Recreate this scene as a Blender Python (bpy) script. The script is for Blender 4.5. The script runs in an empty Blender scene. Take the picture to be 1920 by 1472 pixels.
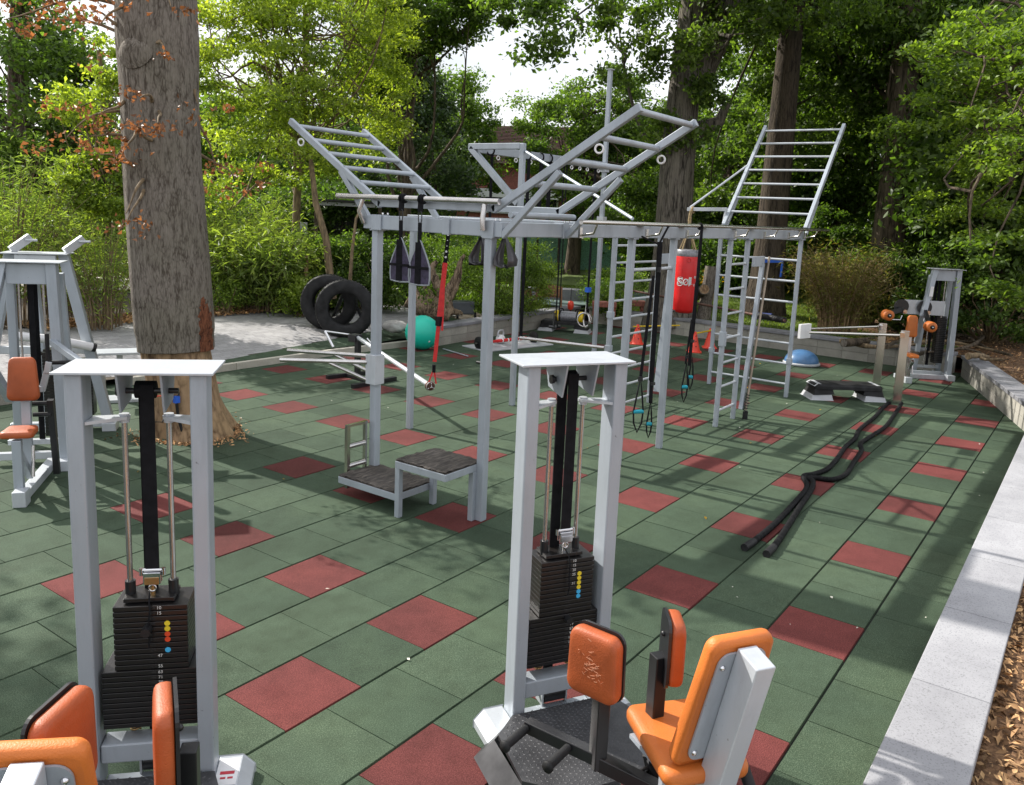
import bpy, math, random
import numpy as np
from mathutils import Vector, Matrix
R = math.radians
sc = bpy.context.scene
col = sc.collection
random.seed(7); rng = np.random.default_rng(11)

# ---------------------------------------------------------------- materials
def new_mat(name):
    m = bpy.data.materials.new(name); m.use_nodes = True
    nt = m.node_tree; nt.nodes.clear()
    out = nt.nodes.new('ShaderNodeOutputMaterial'); b = nt.nodes.new('ShaderNodeBsdfPrincipled')
    nt.links.new(b.outputs[0], out.inputs[0])
    return m, nt, b, out
def noise(nt, scale, detail=4, coord='Object', sc3=None, rough=.55):
    tc = nt.nodes.new('ShaderNodeTexCoord'); n = nt.nodes.new('ShaderNodeTexNoise')
    n.inputs['Scale'].default_value = scale; n.inputs['Detail'].default_value = detail; n.inputs['Roughness'].default_value = rough
    src = tc.outputs[coord]
    if coord == 'World':
        pass
    if sc3:
        mp = nt.nodes.new('ShaderNodeMapping'); mp.inputs['Scale'].default_value = sc3
        nt.links.new(src, mp.inputs[0]); src = mp.outputs[0]
    nt.links.new(src, n.inputs['Vector'])
    return n
def ramp(nt, src, stops):
    r = nt.nodes.new('ShaderNodeValToRGB'); e = r.color_ramp.elements
    while len(e) < len(stops): e.new(.5)
    for i, (p, c) in enumerate(stops):
        e[i].position = p; e[i].color = (*c, 1)
    nt.links.new(src, r.inputs[0]); return r
def bump(nt, b, src, strength=.3, dist=.01):
    bp = nt.nodes.new('ShaderNodeBump'); bp.inputs['Strength'].default_value = strength; bp.inputs['Distance'].default_value = dist
    nt.links.new(src, bp.inputs['Height']); nt.links.new(bp.outputs[0], b.inputs['Normal']); return bp
def mat(name, c, rough=.5, metal=0, var=.12, scale=6, bmp=0, bscale=60, c2=None, spec=.5, coat=0, sc3=None):
    m, nt, b, o = new_mat(name)
    n = noise(nt, scale, 5, sc3=sc3)
    c2 = c2 or tuple(x*(1-var*2) for x in c)
    c1 = tuple(min(1, x*(1+var)) for x in c)
    r = ramp(nt, n.outputs[0], [(.32, c2), (.68, c1)])
    nt.links.new(r.outputs[0], b.inputs['Base Color'])
    b.inputs['Roughness'].default_value = rough; b.inputs['Metallic'].default_value = metal
    b.inputs['Specular IOR Level'].default_value = spec; b.inputs['Coat Weight'].default_value = coat
    if bmp:
        n2 = noise(nt, bscale, 3); bump(nt, b, n2.outputs[0], bmp, .004)
    return m
def paint(name, c, rough=.40):
    """grey powder coat with faint grime streaks, dust and small chips"""
    m, nt, b, o = new_mat(name)
    n = noise(nt, 4, 7, sc3=(1, 1, .22), rough=.7); n2 = noise(nt, 55, 3); n3 = noise(nt, 1.3, 3)
    r = ramp(nt, n.outputs[0], [(.30, tuple(x*.80 for x in c)), (.5, c), (.75, tuple(x*1.07 for x in c))])
    ch = ramp(nt, n2.outputs[0], [(.24, (.45, .42, .40)), (.27, (1, 1, 1))])
    g = ramp(nt, n3.outputs[0], [(.35, (.90, .90, .88)), (.65, (1.03, 1.03, 1.03))]); last = r.outputs[0]
    for q in (ch, g):
        mx = nt.nodes.new('ShaderNodeMix'); mx.data_type = 'RGBA'; mx.blend_type = 'MULTIPLY'; mx.inputs[0].default_value = 1
        nt.links.new(last, mx.inputs[6]); nt.links.new(q.outputs[0], mx.inputs[7]); last = mx.outputs[2]
    nt.links.new(last, b.inputs['Base Color']); b.inputs['Metallic'].default_value = .25
    rr = ramp(nt, n.outputs[0], [(.3, (rough+.14,)*3), (.7, (rough-.04,)*3)]); nt.links.new(rr.outputs[0], b.inputs['Roughness'])
    n4 = noise(nt, 120, 2); bump(nt, b, n4.outputs[0], .10, .003); return m
PAINT = paint('paint_grey', (.38, .42, .47))
PAINTL = paint('paint_grey_pale_sheen', (.52, .55, .59), .32)  # paler grey; sun and sky glare of the top plates is put into this colour

STEEL = mat('steel', (.56, .54, .53), .24, .95, .08, 9)
STEELD = mat('steel_brushed', (.60, .57, .53), .20, 1, .04, 2, sc3=(1, 1, .5))
CHROME = mat('chrome', (.72, .72, .74), .1, 1, .03)
BRASS = mat('brass', (.55, .36, .16), .3, .9, .1)
BLACKP = mat('black_paint', (.016, .016, .018), .35, 0, .2, 4, .05, 80)
BLACKI = mat('black_iron', (.007, .007, .008), .3, 0, .3, 14, .12, 90, c2=(.012, .010, .009), spec=.6)
BLACKR = mat('black_rubber', (.018, .018, .019), .6, 0, .3, 8, .25, 140, spec=.25)
WEBB = mat('webbing', (.010, .010, .012), .8, 0, .2, 20, .4, 260, spec=.15)
REDW = mat('red_webbing', (.62, .02, .02), .6, 0, .1, 20, .3, 240)
ORANGE = mat('orange_vinyl', (.58, .155, .024), .52, 0, .14, 3, .5, 170, coat=.03)
ORANGED = mat('orange_vinyl_worn', (.41, .085, .02), .50, 0, .18, 3, .5, 170, coat=.03)
WHITEP = mat('white_plastic', (.75, .75, .76), .4, 0, .04)
LGREY = mat('light_grey_plastic', (.42, .43, .45), .5, 0, .05)
TEAL = mat('ball_vinyl', (.01, .52, .38), .42, 0, .03, 3)
TURQ = mat('turquoise_foam', (.0, .27, .36), .6, 0, .05)
BLUEB = mat('blue_vinyl', (.07, .17, .34), .35, 0, .08, 5)
BLUE = mat('blue_tape', (.02, .12, .6), .6)
REDB = mat('red_vinyl', (.62, .012, .014), .34, 0, .06, 5, .15, 40)
CONE = mat('cone_plastic', (.78, .06, .03), .45, 0, .05)
YEL = mat('yellow_plastic', (.72, .50, .01), .45, 0, .05)
SILV = mat('silver_cloth', (.25, .25, .27), .4, .4, .2, 30)
PURP = mat('sling_cloth', (.045, .035, .075), .65, 0, .3, 30, .3, 200)
PIPING = mat('sling_edge', (.32, .35, .38), .7)
DOTY = mat('sticker_yellow', (.75, .58, .03), .5); DOTR = mat('sticker_red', (.7, .07, .02), .5); DOTB = mat('sticker_blue', (.05, .42, .75), .5)
INK = mat('ink_white', (.62, .62, .6), .6); INKB = mat('ink_black', (.02, .02, .02), .6); INKR = mat('ink_red', (.5, .03, .05), .6)
ROPE = mat('battle_rope', (.008, .008, .009), .7, 0, .3, 30, .5, 90, spec=.14)
HEMP = mat('hemp_rope', (.34, .25, .13), .9, 0, .25, 60, .6, 120)
RUST = mat('rusty_steel', (.10, .045, .03), .7, .3, .3, 20)
FRAMER = mat('red_brick_planter', (.26, .09, .06), .8, 0, .2, 20)
WICK = mat('wicker', (.34, .17, .09), .8, 0, .25, 50, .6, 150)
CREAM = mat('render_white', (.55, .56, .55), .7, 0, .08, 2)
GLASS = mat('window_glass', (.02, .025, .03), .12, 0, .1)
ROCK = mat('rock', (.38, .37, .35), .85, 0, .2, 5, .5, 14)
ROCKW = mat('crumb_white', (.62, .60, .52), .8)
STAKE = mat('stake_wood', (.30, .20, .10), .8, 0, .2, 14, .3, 40, sc3=(3, 3, .3))

def board_mat():
    m, nt, b, o = new_mat('weathered_plywood')
    n = noise(nt, 7, 8, sc3=(1, 7, 1), rough=.75); n2 = noise(nt, 3, 4)
    r = ramp(nt, n.outputs[0], [(.3, (.018, .016, .014)), (.48, (.07, .06, .052)), (.66, (.19, .165, .14)), (.8, (.33, .28, .21))])
    r2 = ramp(nt, n2.outputs[0], [(.35, (.45, .43, .40)), (.65, (1, 1, 1))])
    mx = nt.nodes.new('ShaderNodeMix'); mx.data_type = 'RGBA'; mx.blend_type = 'MULTIPLY'; mx.inputs[0].default_value = .8
    nt.links.new(r.outputs[0], mx.inputs[6]); nt.links.new(r2.outputs[0], mx.inputs[7]); nt.links.new(mx.outputs[2], b.inputs['Base Color'])
    b.inputs['Roughness'].default_value = .85; bump(nt, b, n.outputs[0], .8, .012); return m
BOARD = board_mat()

def rubber_mat(name, c, spk):
    m, nt, b, o = new_mat(name)
    n = noise(nt, 170, 2, rough=.8); big = noise(nt, .9, 5)
    geo = nt.nodes.new('ShaderNodeNewGeometry')
    r = ramp(nt, n.outputs[0], [(.30, tuple(x*.5 for x in c)), (.5, c), (.72, spk)])
    r2 = ramp(nt, big.outputs[0], [(.28, (.66, .66, .62)), (.5, (.98, .98, .98)), (.72, (1.22, 1.18, 1.12))])
    rr = ramp(nt, geo.outputs['Random Per Island'], [(0, (.78, .80, .80)), (.5, (1, 1, 1)), (1, (1.16, 1.12, 1.12))])
    mid = noise(nt, 7, 6, rough=.7); r4 = ramp(nt, mid.outputs[0], [(.3, (.82, .81, .79)), (.52, (1, 1, 1)), (.75, (1.12, 1.12, 1.14))])
    def mul(a, c2):
        mx = nt.nodes.new('ShaderNodeMix'); mx.data_type = 'RGBA'; mx.blend_type = 'MULTIPLY'; mx.inputs[0].default_value = 1
        nt.links.new(a, mx.inputs[6]); nt.links.new(c2, mx.inputs[7]); return mx.outputs[2]
    nt.links.new(mul(mul(mul(r.outputs[0], r2.outputs[0]), rr.outputs[0]), r4.outputs[0]), b.inputs['Base Color'])
    b.inputs['Roughness'].default_value = .85; b.inputs['Specular IOR Level'].default_value = .2
    bump(nt, b, n.outputs[0], .7, .004); return m
GREENT = rubber_mat('rubber_green', (.046, .074, .045), (.105, .142, .094))
REDT = rubber_mat('rubber_red', (.125, .031, .029), (.215, .068, .060))
GAP = mat('gap_dark', (.012, .014, .011), .95)

def concrete(name, c1, c2, spk=True, sc=3):
    m, nt, b, o = new_mat(name)
    n = noise(nt, sc, 8, rough=.65); n2 = noise(nt, 120, 2)
    geo = nt.nodes.new('ShaderNodeNewGeometry')
    r = ramp(nt, n.outputs[0], [(.3, c2), (.65, c1)])
    rr = ramp(nt, geo.outputs['Random Per Island'], [(0, (.82, .82, .82)), (1, (1.1, 1.1, 1.1))])
    r3 = ramp(nt, n2.outputs[0], [(.32, (.62, .62, .62)), (.45, (1, 1, 1))])
    last = r.outputs[0]
    for q in (rr, r3):
        mx = nt.nodes.new('ShaderNodeMix'); mx.data_type = 'RGBA'; mx.blend_type = 'MULTIPLY'; mx.inputs[0].default_value = .9
        nt.links.new(last, mx.inputs[6]); nt.links.new(q.outputs[0], mx.inputs[7]); last = mx.outputs[2]
    nt.links.new(last, b.inputs['Base Color']); b.inputs['Roughness'].default_value = .85
    bump(nt, b, n2.outputs[0], .35, .003); return m
COPING = concrete('coping_stone', (.34, .34, .355), (.25, .25, .265))
COPINGD = concrete('coping_stone_weathered', (.26, .26, .28), (.17, .17, .18))
BLOCK = concrete('block_concrete', (.40, .38, .33), (.24, .23, .20), sc=1.5)
KERB = concrete('kerb_concrete', (.52, .49, .42), (.36, .34, .28))
PAVER = concrete('pavers', (.36, .35, .35), (.26, .255, .26), sc=.8)

def bark(name, c1, c2, zs=.18, sc=16, b_=1.0, dist=.03):
    m, nt, b, o = new_mat(name)
    n = noise(nt, sc, 7, sc3=(1, 1, zs), rough=.68)
    tc = nt.nodes.new('ShaderNodeTexCoord'); mp = nt.nodes.new('ShaderNodeMapping'); mp.inputs['Scale'].default_value = (1, 1, zs*1.2)
    nw = noise(nt, 3, 4)
    ad = nt.nodes.new('ShaderNodeMix'); ad.data_type = 'RGBA'; ad.inputs[0].default_value = .06
    nt.links.new(tc.outputs['Object'], mp.inputs[0]); nt.links.new(mp.outputs[0], ad.inputs[6]); nt.links.new(nw.outputs['Color'], ad.inputs[7])
    v = nt.nodes.new('ShaderNodeTexVoronoi'); v.feature = 'DISTANCE_TO_EDGE'; v.inputs['Scale'].default_value = sc*2.0
    nt.links.new(ad.outputs[2], v.inputs['Vector'])
    mm = nt.nodes.new('ShaderNodeMath'); mm.operation = 'MULTIPLY_ADD'; mm.inputs[1].default_value = .55
    nt.links.new(v.outputs['Distance'], mm.inputs[0]); nt.links.new(n.outputs[0], mm.inputs[2])
    r = ramp(nt, mm.outputs[0], [(.40, c2), (.60, c1), (.82, tuple(min(1, x*1.25) for x in c1))])
    n3 = noise(nt, 1.6, 4); r3 = ramp(nt, n3.outputs[0], [(.4, (1, 1, 1)), (.7, (.90, .93, .86))])
    mx = nt.nodes.new('ShaderNodeMix'); mx.data_type = 'RGBA'; mx.blend_type = 'MULTIPLY'; mx.inputs[0].default_value = 1
    nt.links.new(r.outputs[0], mx.inputs[6]); nt.links.new(r3.outputs[0], mx.inputs[7]); nt.links.new(mx.outputs[2], b.inputs['Base Color'])
    b.inputs['Roughness'].default_value = .9; b.inputs['Specular IOR Level'].default_value = .2
    bump(nt, b, mm.outputs[0], b_, dist); return m
BARK = bark('bark_grey_brown', (.195, .17, .145), (.075, .06, .048), .22, 24, .9, .02)
BARKO = bark('bark_oak', (.16, .14, .118), (.028, .024, .02), .10, 13, 1, .05)
BARKM = bark('bark_brown', (.075, .058, .042), (.022, .017, .013), .12, 13, 1, .04)
BARKD = bark('bark_dark', (.12, .092, .068), (.03, .024, .018), .15, 9)
BARKS = mat('bark_sapling', (.21, .15, .085), .85, 0, .3, 20, .4, 60, sc3=(1, 1, .3))
BAREW = bark('bare_wood', (.31, .205, .12), (.11, .065, .038), .3, 7, .9, .03)
WOUND = bark('trunk_wound', (.20, .075, .04), (.07, .025, .016), .3, 22, 1, .03)
DRIFT = bark('driftwood', (.26, .19, .13), (.04, .028, .02), .2, 16, 1, .05)

def leaf_mat(name, c1, c2, trans=.45, tint=(1.3, 1.5, .5), gloss=.45):
    m, nt, b, o = new_mat(name)
    geo = nt.nodes.new('ShaderNodeNewGeometry'); r = ramp(nt, geo.outputs['Random Per Island'], [(0, c2), (.75, c1), (1, tuple(min(1, x*1.5) for x in c1))])
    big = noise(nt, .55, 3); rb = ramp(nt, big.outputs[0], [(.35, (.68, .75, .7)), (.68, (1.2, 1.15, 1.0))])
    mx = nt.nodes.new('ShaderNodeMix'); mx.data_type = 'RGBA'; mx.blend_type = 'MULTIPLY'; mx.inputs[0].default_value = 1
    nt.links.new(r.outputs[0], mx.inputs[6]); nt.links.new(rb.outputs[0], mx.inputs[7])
    nt.links.new(mx.outputs[2], b.inputs['Base Color']); b.inputs['Roughness'].default_value = gloss; b.inputs['Specular IOR Level'].default_value = .4
    t = nt.nodes.new('ShaderNodeBsdfTranslucent'); tm = nt.nodes.new('ShaderNodeMix'); tm.data_type = 'RGBA'; tm.blend_type = 'MULTIPLY'; tm.inputs[0].default_value = 1
    tm.inputs[7].default_value = (*tint, 1); nt.links.new(mx.outputs[2], tm.inputs[6]); nt.links.new(tm.outputs[2], t.inputs[0])
    ms = nt.nodes.new('ShaderNodeMixShader'); ms.inputs[0].default_value = trans
    nt.links.new(b.outputs[0], ms.inputs[1]); nt.links.new(t.outputs[0], ms.inputs[2]); nt.links.new(ms.outputs[0], o.inputs[0])
    return m
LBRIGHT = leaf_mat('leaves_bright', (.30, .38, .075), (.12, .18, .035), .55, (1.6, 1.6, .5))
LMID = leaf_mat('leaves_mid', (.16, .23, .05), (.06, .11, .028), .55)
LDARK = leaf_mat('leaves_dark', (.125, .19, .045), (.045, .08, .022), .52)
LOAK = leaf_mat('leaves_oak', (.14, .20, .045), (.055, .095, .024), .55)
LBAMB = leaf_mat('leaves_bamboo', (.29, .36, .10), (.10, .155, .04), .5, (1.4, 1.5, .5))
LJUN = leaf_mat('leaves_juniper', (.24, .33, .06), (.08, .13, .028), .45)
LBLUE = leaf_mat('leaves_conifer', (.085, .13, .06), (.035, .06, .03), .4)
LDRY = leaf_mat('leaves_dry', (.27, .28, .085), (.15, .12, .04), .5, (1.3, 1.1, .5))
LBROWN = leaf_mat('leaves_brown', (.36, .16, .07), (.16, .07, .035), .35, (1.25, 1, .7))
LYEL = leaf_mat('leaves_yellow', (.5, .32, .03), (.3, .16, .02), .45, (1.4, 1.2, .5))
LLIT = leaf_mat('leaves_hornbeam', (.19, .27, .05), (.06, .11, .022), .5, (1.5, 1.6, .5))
CHIP = leaf_mat('wood_chip', (.50, .29, .15), (.15, .075, .038), 0, (1, 1, 1), .8)
GRASSM = leaf_mat('grass_blade', (.15, .21, .03), (.075, .12, .018), .4, (1.4, 1.5, .4), .6)

def ground_mat(name, stops, s1=2, s2=35, b_=.6):
    m, nt, b, o = new_mat(name)
    n = noise(nt, s2, 6, rough=.7); n2 = noise(nt, s1, 4)
    r = ramp(nt, n.outputs[0], stops); r2 = ramp(nt, n2.outputs[0], [(.35, (.65, .65, .62)), (.65, (1.1, 1.08, 1.05))])
    mx = nt.nodes.new('ShaderNodeMix'); mx.data_type = 'RGBA'; mx.blend_type = 'MULTIPLY'; mx.inputs[0].default_value = 1
    nt.links.new(r.outputs[0], mx.inputs[6]); nt.links.new(r2.outputs[0], mx.inputs[7]); nt.links.new(mx.outputs[2], b.inputs['Base Color'])
    b.inputs['Roughness'].default_value = .95; bump(nt, b, n.outputs[0], b_, .03); return m
LAWN = ground_mat('lawn_ground', [(.3, (.055, .08, .018)), (.55, (.11, .16, .03)), (.75, (.17, .21, .05))])
MULCH = ground_mat('mulch_soil', [(.3, (.045, .025, .015)), (.5, (.16, .085, .04)), (.72, (.33, .19, .10))], 1.5, 30)
SOIL = ground_mat('soil', [(.3, (.05, .04, .03)), (.7, (.14, .11, .08))])
PATIO = mat('patio_green', (.10, .15, .135), .8, 0, .1, 2)
BRICK = mat('brick_wall', (.22, .075, .055), .85, 0, .15, 12)
ROOFT = mat('roof_tiles', (.20, .13, .11), .8, 0, .2, 14)
FENCEM = mat('fence_mesh', (.17, .36, .26), .7, 0, .25, 25)
HEDGE = mat('shed_dark', (.03, .03, .028), .7, 0, .2)

# ---------------------------------------------------------------- mesh builder
def basis(d, up=(0, 0, 1)):
    d = Vector(d).normalized(); u = Vector(up)
    if abs(d.dot(u)) > .98: u = Vector((0, 1, 0)) if abs(d.y) < .9 else Vector((1, 0, 0))
    s = d.cross(u).normalized(); t = s.cross(d).normalized(); return d, s, t
class B:
    def __init__(s): s.v = []; s.f = []; s.m = []; s.sm = []
    def add(s, vs, fs, mi=0, smooth=False):
        o = len(s.v); s.v += [tuple(map(float, v)) for v in vs]
        for f in fs: s.f.append(tuple(i+o for i in f)); s.m.append(mi); s.sm.append(smooth)
        return s
    def box(s, c, size, rz=0, mi=0, rot=None):
        x, y, z = (a/2 for a in size)
        Mx = rot if rot is not None else Matrix.Rotation(rz, 3, 'Z')
        vs = [Vector(c) + Mx @ Vector((i*x, j*y, k*z)) for k in (-1, 1) for j in (-1, 1) for i in (-1, 1)]
        return s.add(vs, [(0, 2, 3, 1), (4, 5, 7, 6), (0, 1, 5, 4), (2, 6, 7, 3), (0, 4, 6, 2), (1, 3, 7, 5)], mi)
    def bb(s, a, b, mi=0):
        return s.box([(a[i]+b[i])/2 for i in range(3)], [abs(b[i]-a[i]) for i in range(3)], 0, mi)
    def bar(s, p, q, w, h, mi=0, up=(0, 0, 1)):
        d, a, t = basis(Vector(q)-Vector(p), up)
        vs = [Vector(e)+a*w/2*i+t*h/2*j for e in (p, q) for i, j in ((-1, -1), (1, -1), (1, 1), (-1, 1))]
        return s.add(vs, [(0, 1, 2, 3), (7, 6, 5, 4), (0, 4, 5, 1), (1, 5, 6, 2), (2, 6, 7, 3), (3, 7, 4, 0)], mi)
    def tube(s, pts, r, n=12, mi=0, closed=False, cap=True):
        pts = [Vector(p) for p in pts]; k = len(pts); rs = r if hasattr(r, '__len__') else [r]*k
        o = []; up = None
        for i, p in enumerate(pts):
            a = pts[(i-1) % k] if (closed or i > 0) else p; c = pts[(i+1) % k] if (closed or i < k-1) else p
            d = (c-a).normalized()
            if up is None: _, sd, up = basis(d)
            sd = d.cross(up)
            if sd.length < 1e-4: _, sd, up = basis(d)
            sd.normalize(); up = sd.cross(d).normalized()
            for j in range(n):
                t = 2*math.pi*j/n; o.append(p+sd*math.cos(t)*rs[i]+up*math.sin(t)*rs[i])
        fs = []
        for i in range(k if closed else k-1):
            i2 = (i+1) % k
            for j in range(n):
                j2 = (j+1) % n; fs.append((i*n+j, i*n+j2, i2*n+j2, i2*n+j))
        s.add(o, fs, mi, True)
        if cap and not closed:
            s.add(o[:n], [tuple(range(n-1, -1, -1))], mi); s.add(o[-n:], [tuple(range(n))], mi)
        return s
    def cyl(s, p, q, r, n=20, mi=0, r2=None): return s.tube([p, q], [r, r if r2 is None else r2], n, mi)
    def hollow(s, p, q, r, mi=0, n=18):
        s.tube([p, q], r, n, mi, cap=False); d = (Vector(q)-Vector(p)).normalized()*.06
        for e, sg in ((Vector(p), 1), (Vector(q), -1)):
            s.tube([e, e+d*sg], [r*.84, r*.84], n, mi, cap=True)
            _, a, t = basis(d); ring = []
            for rr in (r, r*.84):
                for j in range(n):
                    u = 2*math.pi*j/n; ring.append(e+a*math.cos(u)*rr+t*math.sin(u)*rr)
            s.add(ring, [(j, (j+1) % n, n+(j+1) % n, n+j) for j in range(n)], mi)
        return s
    def torus(s, c, Rr, r, axis=(0, 0, 1), n=28, k=10, mi=0):
        _, a, t = basis(axis); c = Vector(c)
        return s.tube([c+a*math.cos(2*math.pi*i/n)*Rr+t*math.sin(2*math.pi*i/n)*Rr for i in range(n)], r, k, mi, closed=True)
    def lathe(s, c, prof, n=32, mi=0, axis=(0, 0, 1), smooth=True):
        d, a, t = basis(axis); c = Vector(c); o = []
        for (r, z) in prof:
            for j in range(n):
                u = 2*math.pi*j/n; o.append(c+d*z+a*math.cos(u)*r+t*math.sin(u)*r)
        fs = [(i*n+j, i*n+(j+1) % n, (i+1)*n+(j+1) % n, (i+1)*n+j) for i in range(len(prof)-1) for j in range(n)]
        return s.add(o, fs, mi, smooth)
    def sphere(s, c, r, n=32, mi=0, sq=1):
        return s.lathe(c, [(max(1e-4, math.sin(math.pi*i/16)*r), -math.cos(math.pi*i/16)*r*sq) for i in range(17)], n, mi)
    def prism(s, pts, h, mi=0, M=None):      # polygon in xy extruded along z, then moved by M
        n = len(pts); vs = [Vector((x, y, 0)) for x, y in pts]+[Vector((x, y, h)) for x, y in pts]
        if M is not None: vs = [M @ v for v in vs]
        return s.add(vs, [tuple(range(n-1, -1, -1)), tuple(range(n, 2*n))]+[(i, (i+1) % n, n+(i+1) % n, n+i) for i in range(n)], mi)
    def cushion(s, outline, th, M, mi=0, puff=.35, rnd=.028):
        """padded cushion: 2-D outline (closed list), thickness th, domed front, rolled edges"""
        n = len(outline); cx = sum(p[0] for p in outline)/n; cy = sum(p[1] for p in outline)/n
        rings = []; prof = [(1-.09, 0), (1-.02, .06), (1, .3), (1, .62), (.975, .85), (.92, .97), (.8, 1.04), (.5, 1.09), (.001, 1.11)]
        vs = []
        for k, z in prof:
            for x, y in outline:
                vs.append(M @ Vector((cx+(x-cx)*k, cy+(y-cy)*k, z*th)))
        fs = [(i*n+j, i*n+(j+1) % n, (i+1)*n+(j+1) % n, (i+1)*n+j) for i in range(len(prof)-1) for j in range(n)]
        s.add(vs, fs, mi, True); s.add(vs[:n], [tuple(range(n-1, -1, -1))], mi); return s
    def build(s, name, mats, parent=None, world=True, bev=0, seg=2):
        me = bpy.data.meshes.new(name)
        vs = s.v
        if parent is not None and world:
            q = parent; Mi = Matrix.Identity(4); ch = []
            while q is not None: ch.append(q); q = q.parent
            for q in reversed(ch): Mi = Mi @ q.matrix_basis
            Mi = Mi.inverted(); vs = [tuple(Mi @ Vector(v)) for v in vs]
        me.from_pydata(vs, [], s.f)
        if not isinstance(mats, (list, tuple)): mats = [mats]
        for m in mats: me.materials.append(m)
        me.polygons.foreach_set('material_index', s.m); me.polygons.foreach_set('use_smooth', s.sm); me.update()
        o = bpy.data.objects.new(name, me); col.objects.link(o)
        if parent is not None: o.parent = parent
        if bev:
            b = o.modifiers.new('bevel', 'BEVEL'); b.width = bev; b.segments = seg; b.limit_method = 'ANGLE'; b.angle_limit = R(50); b.harden_normals = False
        return o
def each(b_, name, mats, parent=None, world=True, bev=0):
    """like build, but every separate piece becomes an object of its own"""
    n = len(b_.v); par = list(range(n))
    def find(i):
        while par[i] != i: par[i] = par[par[i]]; i = par[i]
        return i
    for f in b_.f:
        for k in f[1:]: par[find(k)] = find(f[0])
    comp = {}
    for i in range(n): comp.setdefault(find(i), []).append(i)
    V = np.array(b_.v); bx = [[k, V[ix].min(0)-.006, V[ix].max(0)+.006] for k, ix in comp.items()]
    ch = True
    while ch:
        ch = False
        for i in range(len(bx)):
            for j in range(i+1, len(bx)):
                if (bx[i][1] <= bx[j][2]).all() and (bx[j][1] <= bx[i][2]).all():
                    par[find(bx[j][0])] = find(bx[i][0]); bx[i][1] = np.minimum(bx[i][1], bx[j][1]); bx[i][2] = np.maximum(bx[i][2], bx[j][2]); del bx[j]; ch = True; break
            if ch: break
    grp = {}
    for fi, f in enumerate(b_.f): grp.setdefault(find(f[0]), []).append(fi)
    out = []
    for fs in grp.values():
        c = B(); m = {}
        for fi in fs:
            ff = []
            for k in b_.f[fi]:
                if k not in m: m[k] = len(c.v); c.v.append(b_.v[k])
                ff.append(m[k])
            c.f.append(tuple(ff)); c.m.append(b_.m[fi]); c.sm.append(b_.sm[fi])
        out.append(c.build(name, mats, parent, world, bev))
    return out
def rrect(w, h, r=.03, n=5, taper=0):
    """rounded rectangle outline centred on origin; taper narrows the top"""
    pts = []
    for cx, cy, a0 in ((w/2-r, h/2-r, 0), (-w/2+r, h/2-r, 90), (-w/2+r, -h/2+r, 180), (w/2-r, -h/2+r, 270)):
        for i in range(n+1):
            a = R(a0+90*i/n); x, y = cx+r*math.cos(a), cy+r*math.sin(a)
            pts.append((x*(1-taper*(y/h+.5)), y))
    return pts
def frame(o, x, y, z):
    M = Matrix.Identity(4); M.col[0][:3] = x; M.col[1][:3] = y; M.col[2][:3] = z; M.col[3][:3] = o
    return M
def tag(o, label, cat, group=None, kind=None):
    if label: o['label'] = label
    if cat: o['category'] = cat
    if group: o['group'] = group
    if kind: o['kind'] = kind
    return o
def struct(o, kind='structure'): o['kind'] = kind; return o
def thing(name, label, cat, loc=(0, 0, 0), rz=0, group=None):
    o = bpy.data.objects.new(name, None); col.objects.link(o); o.location = loc; o.rotation_euler = (0, 0, rz)
    o.empty_display_size = .1
    o.matrix_basis = Matrix.Translation(loc) @ Matrix.Rotation(rz, 4, 'Z')
    return tag(o, label, cat, group)
def copy_tree(o, parent=None):
    c = o.copy(); col.objects.link(c); c.parent = parent
    for ch in list(o.children): copy_tree(ch, c)
    return c
def text_part(name, s, size, m, parent, M, ext=.0006, align='CENTER', bold=0):
    cu = bpy.data.curves.new(name, 'FONT'); cu.body = s; cu.size = size; cu.extrude = ext; cu.offset = bold
    cu.align_x = align; cu.align_y = 'CENTER'
    t = bpy.data.objects.new(name+'_c', cu); me = bpy.data.meshes.new_from_object(t)
    me.transform(M); me.materials.clear(); me.materials.append(m); me.name = name
    o = bpy.data.objects.new(name, me); col.objects.link(o); o.parent = parent
    bpy.data.objects.remove(t); return o

# ---------------------------------------------------------------- leaves
def leaf_obj(name, P, size, m, parent=None, up=.55, w=.55, var=.35, dirs=None, fold=.25, loc=None):
    P = np.asarray(P, float); N = len(P)
    nrm = rng.normal(size=(N, 3)); nrm /= np.linalg.norm(nrm, axis=1)[:, None]; nrm[:, 2] += up
    nrm /= np.linalg.norm(nrm, axis=1)[:, None]
    a = rng.normal(size=(N, 3)) if dirs is None else dirs+rng.normal(size=(N, 3))*.25
    a -= nrm*np.sum(a*nrm, 1)[:, None]; a /= np.linalg.norm(a, axis=1)[:, None]+1e-9
    b = np.cross(nrm, a); s = (size*(1+rng.uniform(-var, var, N)))[:, None]
    V = np.empty((N, 4, 3), np.float32)
    V[:, 0] = P-a*s*.5; V[:, 1] = P+b*s*w*.5+a*s*.05+nrm*s*fold*.4; V[:, 2] = P+a*s*.5; V[:, 3] = P-b*s*w*.5+a*s*.05+nrm*s*fold*.4
    V = V.reshape(-1, 3)
    if parent is not None: V -= np.array(parent.location, np.float32)
    me = bpy.data.meshes.new(name); me.vertices.add(N*4); me.vertices.foreach_set('co', V.ravel())
    # two triangles folded along the midrib
    idx = np.arange(N)[:, None]*4
    L = np.concatenate([idx+0, idx+1, idx+2, idx+0, idx+2, idx+3], 1).astype(np.int32).ravel()
    me.loops.add(N*6); me.loops.foreach_set('vertex_index', L)
    me.polygons.add(N*2); me.polygons.foreach_set('loop_start', np.arange(N*2, dtype=np.int32)*3)
    me.materials.append(m); me.update(calc_edges=True)
    o = bpy.data.objects.new(name, me); col.objects.link(o)
    if parent is not None: o.parent = parent
    return o
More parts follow.
